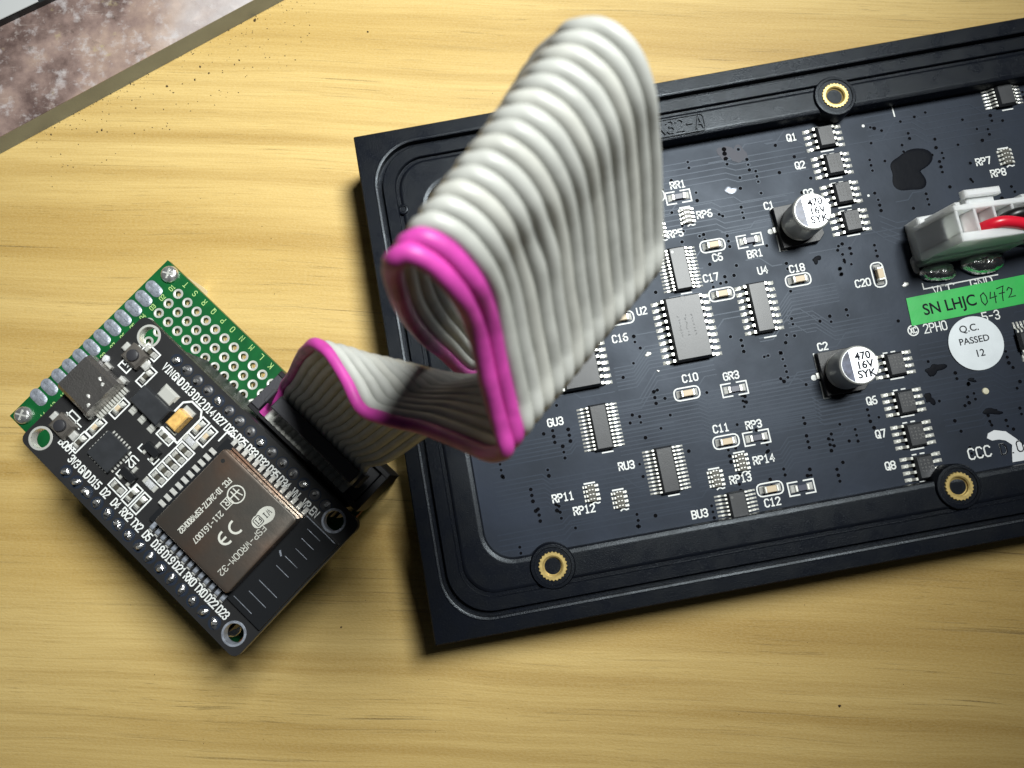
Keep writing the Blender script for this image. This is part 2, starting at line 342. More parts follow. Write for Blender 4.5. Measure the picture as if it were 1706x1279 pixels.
def blob(mb, cx, cy, z, rx, ry, h, seed, amp=.18, rot=0., n=24):
    ls = [blobloop(cx, cy, z + h*hz, rx*k, ry*k, n, seed, amp, rot) for k, hz in ((1, 0), (.97, .45), (.82, .78), (.55, .95), (.22, 1.))]
    return mb.loops(ls, False, True)

# ------------------------------------------------------------------ setting
mb = MB(); mb.loops([rrect(-60, -45, 60, 45, 1, z, 4) for z in (-2.5, -.15)] + [rrect(-59.9, -44.9, 59.9, 44.9, 1, 0, 4)])
desk = mb.build('desk_top', 'wood', kind='structure')

# worn metal plate, upper left
def obox(mb, p0, p1, width, z0, z1, c=.01, inset=0., back=0., fore=0.):
    a, b_ = Vector(p0), Vector(p1); d = (b_-a).normalized(); nrm = Vector((-d.y, d.x)); a = a - d*back; b_ = b_ + d*fore
    q = [a + d*inset + nrm*inset, b_ - d*inset + nrm*inset, b_ - d*inset + nrm*(width-inset), a + d*inset + nrm*(width-inset)]
    return mb.prism([tuple(p) for p in q], z0, z1, c)
pl = thing('metal_plate', 'worn pinkish brown metal plate with scratched top and grey green edge', 'metal plate', (-9.5, 10, 0))
def wl(mb, root):
    o = root.location; mb.v = [(x-o.x, y-o.y, z-o.z) for x, y, z in mb.v]; return mb
mb = obox(MB(), (-10.984, 7.233), (-5.791, 10.322), 11, .003, .424, .0, back=8, fore=4); wl(mb, pl).build('plate_body', 'steel', pl)
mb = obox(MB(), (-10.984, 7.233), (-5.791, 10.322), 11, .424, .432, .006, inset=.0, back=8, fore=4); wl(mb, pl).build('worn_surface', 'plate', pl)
dv = thing('flat_device', 'light grey flat device with dark rim lying on the metal plate', 'device', (-12, 10.5, .432))
mb = obox(MB(), (-11.236, 9.736), (-10.06, 10.358), 6, .436, .585, .03, back=6, fore=.05); wl(mb, dv).build('rim', 'rim', dv)
mb = obox(MB(), (-11.117, 9.80), (-10.321, 10.22), 5.6, .585, .60, .01, back=5.7, fore=-.02); wl(mb, dv).build('top_panel', 'grp', dv)

# crumbs lying on the desk
mb = MB()
for x, y, s in ((-3.4, 9.85, .035), (6.05, -4.15, .04), (-3.55, -2.75, .03), (-5.9, 10.15, .05), (-7.05, 9.05, .035), (-6.85, 8.9, .03), (-7.15, 8.75, .035), (-7.6, 8.45, .025), (-7.75, 8.6, .04),
                (-8.4, 8.1, .025), (-9.1, 7.6, .035), (-9.2, 7.55, .025), (-9.95, 7.05, .02), (-6.3, 9.1, .025), (-6.2, 9.2, .03), (-5.2, 9.3, .02), (-10.2, 7.5, .03)):
    mb.loops([blobloop(x, y, z, s*.75*k, s*.5*k, 7, int(x*100+y*10), .3, R.random()*3) for k, z in ((1, .001), (.8, s*.5), (.2, s*.7))])
for _ in range(260):
    x = R.uniform(-10.5, -4.6); y = 7.3 + (x+10.9)*.6 - R.random()**2.2*1.7; s = R.uniform(.006, .016)
    mb.loops([blobloop(x, y, z, s*k, s*k, 5, _, .3) for k, z in ((1, .001), (.5, s*.6))])
for _ in range(120):
    x = R.uniform(-10, 9); y = R.uniform(-5, 9); s = R.uniform(.005, .01)
    mb.loops([blobloop(x, y, z, s*k, s*k, 5, _, .3) for k, z in ((1, .001), (.5, s*.6))])
mb.build('crumbs', 'crumb', kind='stuff', label='dark crumbs scattered on the wooden desk by the metal plate', category='crumbs')

# ------------------------------------------------------------------ LED panel
TH = 0.1821; PZ = 1.15
pu = Vector((math.cos(TH), math.sin(TH))); pv = Vector((math.sin(TH), -math.cos(TH)))
pc = Vector((-3.2711, 6.6574)) + pu*9.6 + pv*4.8
panel = thing('led_panel', 'black LED matrix panel lying face down with its circuit board showing', 'LED panel', (pc.x, pc.y, 0), TH)
def P(u, v): return (u - 9.6, 4.8 - v)
def P3(u, v, z): return (u - 9.6, 4.8 - v, z)
def RR(i, r, z, l=0, t=0, rr=0, bt=0): return rrect(-9.6+i+l, -4.8+i+bt, 9.6-i-rr, 4.8-i-t, r, z, 12)
mb = MB()
OP = dict(l=.0, t=.0, rr=.0, bt=.0)
op = lambda z, g=0.: rrect(-9.6+1.17-g, -4.8+1.22-g, 9.6-1.17+g, 4.8-1.185+g, .52+g, z, 12)
ls = [RR(0, .03, .0), RR(0, .03, 1.485), RR(.022, .03, 1.507), RR(.04, .03, 1.507), RR(.242, .86, 1.507), RR(.252, .86, 1.507), RR(.262, .86, 1.517), RR(.268, .86, 1.517), RR(.303, .84, 1.503), RR(.308, .84, 1.38), RR(.395, .78, 1.38),
      RR(.40, .78, 1.49), RR(.415, .77, 1.507), RR(.43, .76, 1.507), RR(.61, .61, 1.507), RR(.625, .6, 1.507), RR(.64, .6, 1.49), RR(.645, .6, 1.44), RR(.70, .56, 1.44), RR(.71, .56, 1.47), RR(.74, .54, 1.482), RR(.76, .53, 1.482),
      op(1.482, .10), op(1.482, .085), op(1.480, .07), op(1.460, .012), op(1.44, 0), op(1.0, 0)]
mb.loops(ls, False, False); frame = mb.build('frame', 'plastic', panel, smooth=35)
mb = MB(); mb.box(0, 0, .06, .9, 19.1, 9.5); mb.build('lamp_board', 'chip2', panel)
mb = MB(); mb.loops([rrect(-8.6, -3.75, 8.6, 3.75, .4, z, 6) for z in (.95, PZ)]); pcb = mb.build('circuit_board', 'mask', panel)
# bosses and brass inserts
def insert(u, v):
    x, y = P(u, v)
    m_ = MB(); m_.lathe(x, y, ((.405, 1.2), (.405, 1.505), (.385, 1.53), (.335, 1.532), (.325, 1.518), (.25, 1.518), (.25, 1.3)), 32, False, False); m_.build('screw_boss', 'plastic', panel, smooth=40)
    n = 48; prof = []
    def gear(z, k): return [(x + (.262 if (i//1) % 2 else .238)*k*math.cos(2*pi*i/n), y + (.262 if (i//1) % 2 else .238)*k*math.sin(2*pi*i/n), z) for i in range(n)]
    def cir(r, z): return [(x + r*math.cos(2*pi*i/n), y + r*math.sin(2*pi*i/n), z) for i in range(n)]
    m_ = MB(); lo = [gear(1.3, 1), gear(1.528, 1), gear(1.54, .97), cir(.19, 1.54), cir(.165, 1.525), cir(.16, 1.49), cir(.125, 1.47)]
    for i in range(8): lo += [cir(.125 if i % 2 else .138, 1.46 - .045*i)]
    lo += [cir(.12, 1.1)]
    m_.loops(lo, False, False); ins = m_.build('threaded_insert', 'brass', panel, smooth=30)
    m_ = MB(); m_.disc(x, y, 1.11, .13, 16); m_.flat('insert_bottom', 'dark', ins)
for u, v in ((9.263, .917), (2.278, 8.622), (9.638, 8.541)): insert(u, v)
# alignment post and corner ledge seen under the ribbon
x, y = P(.72, 1.62); mb = MB(); mb.lathe(x, y, ((.10, 1.45), (.10, 1.50), (.085, 1.512), (.062, 1.512), (.06, 1.487), (.045, 1.487), (.04, 1.5)), 20, False, True); mb.build('locating_post', 'plastic', panel, smooth=40)
# embossed size marking on the frame
mb = MB(); x, y = P(6.27, .945)
mb.text('X32-A', x-.05, y+.005, .235, 1.483, w=.03, sx=.85, ht=.03)
e = [(p[0], p[1]) for p in rrect(x-.62, y-.17, x+.43, y+.17, .07, 0, 4)]; e.append(e[0]); mb.stroke(e, .022, 1.482, .026)
mb.build('moulded_marking', 'plastic', panel, kind='stuff')

# ---- printed board: traces, vias, silkscreen
ZT = PZ + .0012
tr = MB(); tr.step = 6e-6; rt = random.Random(5)
def bus(u0, v0, n, pitch, segs, w=.022):
    """n parallel tracks; segs = list of (du, dv) moves"""
    for k in range(n):
        u, v = u0, v0 + k*pitch; pts = [P(u, v)]
        for du, dvv in segs: u += du; v += dvv; pts.append(P(u, v))
        pts = [p for p in pts if -8.55 < p[0] < 8.55 and -3.6 < p[1] < 3.6]
        if len(pts) > 1: tr.stroke(pts, w, ZT)
bus(4.1, 5.3, 7, .07, [(.35, 0), (.3, -.3), (.5, 0)]); bus(3.95, 5.95, 3, .09, [(.5, 0), (.4, -.45), (1.1, -.02)])
bus(3.9, 5.95, 14, .075, [(1.6, .0), (.15, .1), (2.6, 0)]); bus(1.5, 6.35, 6, .075, [(1.5, 0), (.12, -.12), (.4, 0)]); bus(1.5, 7.0, 8, .085, [(.9, 0), (.12, .12), (1.7, 0)])
bus(1.4, 7.95, 4, .1, [(1.2, 0), (.15, -.12), (2.2, 0)]); bus(5.2, 7.35, 7, .08, [(1.6, 0), (.2, -.2), (1.7, 0)]); bus(6.6, 6.5, 6, .085, [(1.0, 0), (.12, .12), (.9, 0)])
bus(5.2, 1.55, 5, .12, [(1.8, 0), (.2, .1), (1.4, 0)]); bus(5.6, 2.45, 6, .11, [(1.0, 0), (.15, .12), (1.3, 0)]); bus(9.9, 1.3, 5, .13, [(.9, 0), (.2, .2), (2.4, 0)])
bus(9.8, 5.9, 4, .1, [(.7, 0), (.12, .12), (2.4, 0)]); bus(9.7, 6.6, 5, .1, [(1.3, 0), (.2, .18), (1.2, 0)]); bus(9.9, 7.25, 4, .11, [(.7, 0), (.12, -.1), (1.8, 0)]); bus(6.9, 4.95, 6, .07, [(.25, 0), (.5, -.5), (.9, 0)])
bus(7.5, 4.9, 5, .08, [(.5, 0), (.3, .3), (1.1, 0)]); bus(9.7, 3.3, 5, .12, [(.3, .2), (.2, 0)])
for i in range(60):
    u, v = rt.uniform(1.4, 12.6), rt.uniform(1.4, 8.2); l = rt.uniform(.5, 2.2); d = rt.choice((-1, 1))*rt.uniform(.1, .3)
    tr.stroke([P(u, v), P(u+l*.4, v), P(u+l*.4+abs(d), v+d), P(u+l, v+d)], .022, ZT+.0006)
tr.flat('tracks', 'trace', pcb, kind='stuff')
KEEP = [(5.6, 4.85, .65, .75), (3.46, 4.96, .65, .75), (7.03, 4.66, .45, .6), (5.72, 3.65, .45, .5), (3.66, 6.34, .45, .5), (4.68, 7.33, .45, .5), (8.1, 3.21, .5, .5), (8.25, 6.13, .5, .5), (9.05, 2.5, .45, 1.2), (9.3, 7.2, .45, 1.3), (11.2, 4.8, 1.5, 1.4)]
vi = MB(); pit = MB(); rv = random.Random(11); cnt = 0
while cnt < 460:
    u, v = rv.uniform(1.35, 13.2), rv.uniform(1.35, 8.25)
    if any(abs(u-a) < c and abs(v-b_) < d for a, b_, c, d in KEEP): continue
    for k in range(rv.choice((1, 1, 1, 2, 3))):
        x, y = P(u + .0*k, v + .11*k); vi.disc(x, y, PZ+.0035, rv.uniform(.026, .040), 8); pit.ring(x, y, PZ+.0032, .02, .047, 10); cnt += 1
vi.flat('via_holes', 'via', pcb, kind='stuff'); pit.flat('via_rings', 'trace', pcb, kind='stuff')
ZS = PZ + .004
sk = MB()
TXT = [('Q1', 8.42, 1.43), ('Q2', 8.45, 2.02), ('Q3', 8.48, 2.6), ('C1', 7.67, 2.71), ('RR1', 6.03, 1.97), ('RP6', 6.41, 2.65), ('RP5', 5.78, 2.93), ('C6', 6.47, 3.54), ('BR1', 7.19, 3.6), ('U4', 7.26, 3.95), ('C18', 7.91, 4.03), ('C17', 6.26, 3.91), ('C20', 9.07, 4.54), ('U2', 4.83, 4.31), ('C16', 4.32, 4.75), ('C10', 5.46, 5.73), ('GR3', 6.22, 5.83), ('GU3', 2.82, 6.09), ('C11', 5.82, 6.76), ('RP3', 6.43, 6.8), ('RU3', 3.96, 7.12), ('RP14', 6.47, 7.46), ('RP13', 5.97, 7.73), ('RP11', 2.7, 7.48), ('RP12', 3.04, 7.77), ('BU3', 5.1, 8.22), ('C12', 6.45, 8.25), ('C2', 8.03, 5.6), ('Q6', 8.68, 6.76), ('Q7', 8.69, 7.39), ('Q8', 8.72, 7.99), ('RP7', 11.95, 2.6), ('RP8', 12.17, 2.88)]
for t, u, v in TXT: sk.text(t, *P(u, v), .135, ZS, sx=.82, wr=.19)
sk.text('VCC', *P(10.54, 4.94), .17, ZS, sx=.95, wr=.13); sk.text('GND', *P(11.27, 4.94), .17, ZS, sx=.95, wr=.13)
sk.text('2PH0', *P(10.19, 5.62), .165, ZS, sx=.75, wr=.13); sk.text('5-3', *P(11.27, 5.6), .165, ZS, sx=.75, wr=.13)
sk.text('CCC', *P(10.38, 8.05), .19, ZS, sx=.85, wr=.14); sk.text('D.O', *P(10.98, 8.07), .19, ZS, sx=.85, wr=.14)
CAPS = [('C6', 6.43, 3.3), ('C17', 6.39, 4.27), ('C18', 7.88, 4.26), ('C10', 5.34, 6.01), ('C16', 4.42, 4.38), ('C11', 5.86, 7.02), ('C12', 6.46, 8.01), ('C', 5.49, 2.12), ('C', 9.4, 4.44)]
RES = [('RR1', 5.99, 2.22), ('BR1', 7.15, 3.33), ('GR3', 6.23, 6.09), ('RP3', 6.43, 7.05), ('R', 7.03, 8.09)]
RPS = [('RP6', 6.07, 2.63), ('RP5', 5.48, 2.83), ('RP11', 3.23, 7.5), ('RP12', 3.72, 7.71), ('RP13', 5.53, 7.65), ('RP14', 6.05, 7.44), ('RP7', 12.39, 2.6)]
for i, (t, u, v) in enumerate(CAPS):
    x, y = P(u, v); vert = i == 8
    o = [(p[0]-x, p[1]-y) for p in rrect(x-.24, y-.115, x+.24, y+.115, .085, 0, 3)]; o.append(o[0])
    sk.stroke([(x + (-b_ if vert else a), y + (a if vert else b_)) for a, b_ in o], .026, ZS)
for t, u, v in RES:
    x, y = P(u, v)
    for s in (-1, 1):
        sk.stroke([(x+s*.06, y+.12), (x+s*.24, y+.12), (x+s*.24, y-.12), (x+s*.06, y-.12)], .026, ZS)
for i, (t, u, v) in enumerate(RPS):
    x, y = P(u, v); sk.stroke([(x-.1, y+.185), (x+.09, y+.185)], .028, ZS)
    sk.stroke([(x-.02, y-.2), (x+.03, y-.17), (x+.08, y-.2), (x+.12, y-.19)], .024, ZS)
Q8S = [(9.03, 1.57), (9.06, 2.15), (9.09, 2.75), (9.12, 3.33), (9.24, 6.18), (9.25, 6.9), (9.27, 7.52), (9.29, 8.12)]
SSP = [(5.70, 3.65), (3.63, 6.34), (4.67, 7.33), (5.80, 8.36), (12.66, 1.18), (12.02, 6.18)]
for u, v in Q8S: sk.stroke([P(u-.11, v+.26), P(u+.13, v+.26)], .026, ZS); sk.stroke([P(u-.13, v-.245), P(u-.06, v-.245)], .024, ZS); sk.stroke([P(u+.02, v-.245), P(u+.09, v-.245)], .024, ZS)
for u, v in SSP[:5]: sk.stroke([P(u-.06, v+.475), P(u+.14, v+.475)], .024, ZS)
sk.stroke([P(7.0, 5.24), P(7.22, 5.24)], .024, ZS)
for (u, v) in ((8.1, 3.21), (8.25, 6.13)):
    x, y = P(u, v)
    sk.stroke([(x-.42, y+.42), (x-.42, y+.1)], .028, ZS); sk.stroke([(x-.42, y-.12), (x-.42, y-.43), (x-.3, y-.43)], .028, ZS)
    sk.disc(x-.52, y-.02, ZS+.001, .055, 10); sk.stroke([(x+.36, y-.3), (x+.42, y-.2)], .02, ZS)
sk.stroke([P(10.17, 4.76), P(10.17, 4.87), P(11.61, 4.85)], .024, ZS); sk.stroke([P(10.5, 1.05), P(10.5, 1.38)], .026, ZS)
x, y = P(9.77, 5.61); sk.ring(x, y, ZS, .085, .108, 20); sk.text('XC', x, y, .1, ZS, sx=.7, wr=.2)
for u, v, r in ((9.85, 1.46, .03), (9.6, 2.87, .025)): sk.disc(*P(u, v), ZS, r, 10)
sk.flat('silkscreen', 'silk', pcb, kind='stuff')

# ---- chips
def chip_meshes(W, L, h, n, pitch, tip, pw, mat='chip'):
    b_ = MB(); hz = h*.55
    b_.loops([[(sx*(W/2-i), sy*(L/2-i), z) for sx, sy in ((-1,-1),(1,-1),(1,1),(-1,1))] for i, z in ((.025, .02), (0, hz), (.006, hz+.012), (.03, h-.006), (.036, h))])
    l = MB()
    for s in (-1, 1):
        for k in range(n):
            y = (k-(n-1)/2)*pitch
            pts = [(s*(W/2-.01), hz), (s*(W/2+.04), hz), (s*(W/2+.075), hz*.6), (s*(W/2+.095), .022), (s*tip, .018)]
            for a in range(len(pts)-1):
                (x0, z0), (x1, z1) = pts[a], pts[a+1]
                l.add([(x0, y-pw/2, z0), (x1, y-pw/2, z1), (x1, y+pw/2, z1), (x0, y+pw/2, z0), (x0, y-pw/2, z0-.014), (x1, y-pw/2, z1-.014), (x1, y+pw/2, z1-.014), (x0, y+pw/2, z0-.014)],
                      [(0,1,2,3), (4,7,6,5), (0,4,5,1), (3,2,6,7), (1,5,6,2), (0,3,7,4)])
            # solder pad with a fillet heaped against the lead
            xo, xi = tip+.065, W/2+.075
            ww = pw*1.35 if pitch > .1 else pw*1.15
            l.loops([[(s*xi, y-ww/2, z0), (s*xo, y-ww/2, z0), (s*xo, y+ww/2, z0), (s*xi, y+ww/2, z0)] for z0 in (.002,)] +
                    [[(s*(xi+.01), y-ww*.4, .008), (s*(xo-.015), y-ww*.4, .012), (s*(xo-.015), y+ww*.4, .012), (s*(xi+.01), y+ww*.4, .008)],
                     [(s*(tip-.03), y-ww*.2, .03), (s*(tip+.015), y-ww*.2, .024), (s*(tip+.015), y+ww*.2, .024), (s*(tip-.03), y+ww*.2, .03)]])
    return b_.mesh('chip', M[mat]), l.mesh('leads', M['lead'], 50)
def place_chip(ms, u, v, parent=panel, extra=None, **kw):
    o = put('chip', ms[0], parent, P3(u, v, PZ), **kw); put('leads', ms[1], o, (0, 0, 0), kind='stuff')
    return o
so20 = chip_meshes(.70, 1.24, .23, 10, .127, .50, .05); so16 = chip_meshes(.36, .98, .15, 8, .127, .31, .05)
ssop = chip_meshes(.34, .86, .14, 12, .070, .315, .032); so8 = chip_meshes(.34, .44, .145, 4, .127, .315, .05)
def notch(o, W, L, h):
    m_ = MB(); m_.lathe(0, L/2-.075, ((.03, h-.02), (.045, h+.0015), (.052, h+.0015)), 14, True, False); m_.build('pin_mark', 'chip', o)
c = place_chip(so20, 5.585, 4.81, label='large grey chip'); notch(c, .7, 1.24, .23)
m_ = MB(); rq = random.Random(3)
for row in range(3):
    for k in range(7):
        x0, y0 = -.16 + row*.13, .22 - k*.062
        m_.stroke([(x0 + rq.uniform(-.025, .025), y0 + rq.uniform(-.022, .022)) for _ in range(4)], .010, .2315)
m_.flat('marking', 'faint', c, kind='stuff')
place_chip(so20, 3.45, 4.97); place_chip(so16, 7.03, 4.665)
for i, (u, v) in enumerate(SSP):
    c = place_chip(ssop, u, v)
    if i == 5: c.rotation_euler[2] = pi/2
    m_ = MB(); m_.disc(-.095, .33, .1415, .026, 12); m_.flat('pin_dot', 'silk' if i == 0 else 'print', c)
def marking():
    m_ = MB(); r_ = random.Random(8); u_ = .006
    for row in range(3):
        for k in range(4):
            yy = .12 - k*.062; xx = -.075 + row*.062
            for q in range(2): m_.stroke([(xx + r_.uniform(-.02, .02), yy + r_.uniform(-.02, .02)), (xx + r_.uniform(-.02, .02), yy + r_.uniform(-.02, .02)), (xx + r_.uniform(-.02, .02), yy + r_.uniform(-.02, .02))], .010, .1462)
    m_.ring(.105, -.03, .1462, .026, .042, 14); return m_
mk = marking()
mkm = bpy.data.meshes.new('marking'); mkm.from_pydata(mk.v, [], mk.f); mkm.materials.append(M['print'])
for u, v in Q8S:
    c = place_chip(so8, u, v); put('marking', mkm, c, (0, 0, 0), kind='stuff')
    m_ = MB(); m_.disc(-.11, .165, .1464, .013, 8); m_.flat('pin_dot', 'dark', c)

# ---- small passives
def two_end(L, W, h, cap, body_mat, pad=.07):
    b_ = MB(); b_.box(0, 0, .012, h-.004, L-2*cap+.004, W-.012, .008)
    e_ = MB().box(L/2-cap/2, 0, .008, h, cap, W, .012); x0, x1 = L/2-cap*.7, L/2+pad
    p_ = MB().loops([[(x0, -W*.55, .002), (x1, -W*.55, .002), (x1, W*.55, .002), (x0, W*.55, .002)], [(x0, -W*.5, h*.75), (x1-.02, -W*.42, .014), (x1-.02, W*.42, .014), (x0, W*.5, h*.75)]])
    return b_.mesh('body', M[body_mat]), e_.mesh('end_cap', M['lead']), p_.mesh('solder_fillet', M['solder'])
def passive(name, ms, loc, rot=0., parent=panel):
    o = put(name, ms[0], parent, loc, rot)
    for a in (0, pi): put('end_cap', ms[1], o, (0, 0, 0), a); put('solder_fillet', ms[2], o, (0, 0, 0), a)
    return o
capm = two_end(.26, .125, .11, .045, 'cer'); resm = two_end(.27, .125, .06, .055, 'resb', .075)
for i, (t, u, v) in enumerate(CAPS): passive('ceramic_capacitor', capm, P3(u, v, PZ), pi/2 if i == 8 else 0)
for t, u, v in RES: passive('resistor', resm, P3(u, v, PZ))
b_ = MB(); b_.box(0, 0, .01, .055, .15, .31, .008); e_ = MB()
for s in (-1, 1):
    for k in range(4):
        y = (k-1.5)*.083; e_.box(s*.085, y, .002, .06, .045, .05, .01); e_.box(s*.125, y, .002, .018, .05, .05, .008); e_.box(s*.028, y+.02, .054, .058, .03, .018)
arr = b_.mesh('resistor_array', M['smd']), e_.mesh('terminals', M['lead'])
for t, u, v in RPS: o = put('resistor_array', arr[0], panel, P3(u, v, PZ)); put('terminals', arr[1], o, (0, 0, 0), kind='stuff')
for u, v in ((8.41, 1.09), (8.76, 1.09)): passive('resistor', resm, P3(u, v, PZ))

# ---- electrolytic capacitors
def ecap(u, v, rot):
    x, y = P(u, v)
    b_ = MB(); q = [(-.415, -.415), (.3, -.415), (.415, -.3), (.415, .3), (.3, .415), (-.415, .415)]
    b_.prism([(a, c_) for a, c_ in q], .005, .05); b_.prism([(a*.99, c_*.99) for a, c_ in q], .05, .14, .01)
    base = b_.build('capacitor_base', 'hdr', panel, loc=(x, y, PZ))
    b_ = MB(); b_.lathe(0, 0, ((.32, .13), (.35, .15), (.355, .18), (.342, .20), (.333, .215), (.345, .24), (.355, .265), (.355, .735), (.347, .762), (.325, .78), (.315, .78)), 48)
    b_.build('can', 'alu', base, smooth=35)
    b_ = MB(); b_.disc(0, 0, .782, .320, 48); b_.flat('can_top', 'capt', base)
    b_ = MB(); a0 = math.acos(-.145/.315)
    pts = [(.315*math.cos(a0 + (2*pi-2*a0)*i/16), .315*math.sin(a0 + (2*pi-2*a0)*i/16), .7835) for i in range(17)]
    b_.add(pts, [tuple(range(17))]); b_.flat('polarity_band', 'inkb', base)
    b_ = MB()
    for t, dx, dy in (('470', .085, .15), ('16V', .09, -.012), ('SYK', .085, -.175)): b_.font(t, dx, dy, .19, .7845, off=.026)
    b_.flat('lettering', 'ink', base, kind='stuff')
    b_ = MB(); b_.box(-.43, 0, .003, .03, .1, .12, .01); b_.box(.43, 0, .003, .03, .1, .12, .01); b_.build('terminals', 'lead', base, kind='stuff')
    base.rotation_euler[2] = rot
    return base
ecap(8.1, 3.21, .03); ecap(8.25, 6.13, 0.0)

# ---- power socket, solder, glue, label, sticker
mb = MB(); mb.box(*P(10.98, 4.02), PZ+.003, 1.62, 1.72, .86, .02); mb.box(*P(10.98, 4.40), PZ+.003, 1.75, 1.72, .10, .02); mb.build('power_socket', 'nylon', panel)
mb = MB(); blob(mb, *P(10.48, 4.61), PZ, .37, .17, .2, 5, .16); mb.build('solder_joint', 'blob', panel, smooth=60)
mb = MB(); blob(mb, *P(11.33, 4.58), PZ, .39, .24, .26, 9, .2); mb.build('solder_joint', 'blob', panel, smooth=60)
mb = MB(); blob(mb, *P(12.25, 4.25), PZ, .3, .16, .14, 12, .14); mb.build('solder_joint', 'blob', panel, smooth=60)
mb = MB(); blob(mb, *P(10.12, 4.38), PZ, .07, .17, .05, 15, .1, .1); mb.build('solder_pad', 'nylon', panel, smooth=60)
mb = MB(); blob(mb, *P(10.52, 2.50), PZ, .42, .38, .012, 23, .34, n=64); mb.build('glue_drop', 'glue', panel, smooth=60)
for i, (u, v, rx, ry) in enumerate(((8.32, 3.93, .08, .07), (9.98, 6.40, .17, .10), (9.74, 6.92, .09, .10), (10.8, 7.36, .17, .06), (10.6, 6.72, .07, .04))):
    mb = MB(); blob(mb, *P(u, v), PZ, rx, ry, .010, 31+i, .45); mb.build('glue_drop', 'glue', panel, smooth=60)
mb = MB(); mb.lathe(*P(10.79, 6.97), ((.065, PZ+.003), (.055, PZ+.02), (.02, PZ+.024)), 14); mb.build('test_pad', 'cream', panel)
mb = MB(); blob(mb, *P(7.01, 2.28), PZ, .11, .09, .02, 41, .3); mb.build('solder_spot', 'dull', panel, smooth=60)
for u, v, s in ((4.78, 5.15, 2), (4.9, 5.5, 1), (9.85, 4.72, 2)):
    mb = MB(); blob(mb, *P(u, v), PZ, .03*s, .025*s, .02, 47+s, .3, n=12); mb.build('solder_spot', 'solder', panel, smooth=60)
mb = MB()
for cx, cy, rx, ry, sd in ((7.33, 1.58, .13, .22, 3), (7.08, 1.5, .13, .17, 4)): mb.add(blobloop(*P(cx, cy), PZ+.0024+sd*.0002, rx, ry, 16, sd, .35), [tuple(range(16))])
mb.flat('residue', 'pale', pcb, kind='stuff')
# white paint smear beside the CCC mark
mb = MB(); o = [P(*p) for p in ((10.62, 7.74), (10.75, 7.70), (10.95, 7.76), (11.10, 7.92), (11.2, 8.06), (11.55, 8.12), (11.6, 8.34), (10.92, 8.33), (10.96, 8.15), (11.0, 8.02), (10.9, 7.92), (10.78, 7.88), (10.66, 7.88), (10.58, 7.82))]
mb.prism(o, PZ+.002, PZ+.009, .0); mb.build('paint_smear', 'paint', panel)
mb = MB(); mb.text('D.O', *P(10.98, 8.07), .19, PZ+.0095, sx=.85, wr=.12); mb.flat('date_mark', 'ink', pcb, kind='stuff')
mb = MB(); o = [P(9.79, 4.985), P(12.55, 4.935), P(12.55, 5.475), P(9.765, 5.525)]; mb.prism(o, PZ+.006, PZ+.014); lab = mb.build('serial_label', 'label', panel)
mb = MB(); rr_ = .018
mb.font('SN LHJC', *P(10.56, 5.265), .305, PZ+.0150, rot=rr_, off=.016, sx=.92)
mb.flat('lettering', 'ink', lab, kind='stuff')
mb = MB(); hx, hy = P(11.25, 5.26); k = .145
def hw(pts, dx, dy=0.): mb.stroke([(hx + dx + a*k, hy + dy + b2*k) for a, b2 in pts], .02, PZ+.0150)
hw([(.5, .8), (.05, .5), (0, -.3), (.3, -.85), (.7, -.5), (.75, .2), (.5, .8)], -.08, -.0)
hw([(.25, .7), (.0, -.1), (.9, .05)], .09, .0); hw([(.75, .6), (.6, -.8)], .09, .0)
hw([(0, .8), (.9, 1.0), (.55, .1), (.4, -.9)], .26, .03); hw([(.15, .1), (.85, .15)], .26, .03)
hw([(.0, .35), (.3, .7), (.7, .4), (.4, -.2), (.0, -.6), (.9, -.55)], .44, .03)
mb.flat('handwriting', 'ink', lab, kind='stuff')
x, y = P(10.85, 6.06); mb = MB(); mb.lathe(x, y, ((.515, PZ+.016), (.515, PZ+.022)), 48); stk = mb.build('inspection_sticker', 'paper', panel)
mb = MB(); mb.font('Q.C.', *P(10.79, 5.765), .19, PZ+.0232, off=.012); mb.font('PASSED', *P(10.83, 6.0), .175, PZ+.0232, off=.012); mb.font('12', *P(10.87, 6.26), .19, PZ+.0232, off=.012)
mb.flat('lettering', 'ink', stk, kind='stuff')

# ribbon socket on the panel, under the loop of the cable
mb = MB()
x, y = P(2.9, 2.9)
mb.box(x, y, PZ+.003, PZ+.12, .9, 2.75); mb.box(x-.41, y, PZ+.12, 2.05, .08, 2.75); mb.box(x+.41, y, PZ+.12, 2.05, .08, 2.75); mb.box(x, y+1.33, PZ+.12, 2.05, .74, .09); mb.box(x, y-1.33, PZ+.12, 2.05, .74, .09)
mb.build('ribbon_socket', 'hdr', panel)

# ------------------------------------------------------------------ power cable (plug and wires)
px0 = P(10.98, 4.0); pw = Matrix.Translation((pc.x, pc.y, 0)) @ Matrix.Rotation(TH, 4, 'Z')
pwl = pw @ Vector((px0[0], px0[1], 1.63))
pcab = thing('power_cable', 'white nylon power plug with red and black wires leading off to the right', 'power cable', pwl - Vector((pu.x, pu.y, 0))*.10)
pcab.rotation_euler = (0, .17, TH)
def Q(u, v): a = P(u, v); return (a[0]-px0[0], a[1]-px0[1])
ZT1 = 2.45 - 1.63
mb = MB(); u0, u1, v0, v1 = 10.14, 11.80, 3.76, 4.42
cav = [(10.34, 4.06), (10.725, 4.06), (11.11, 4.06), (11.495, 4.06)]; cw, cv = .30, .40
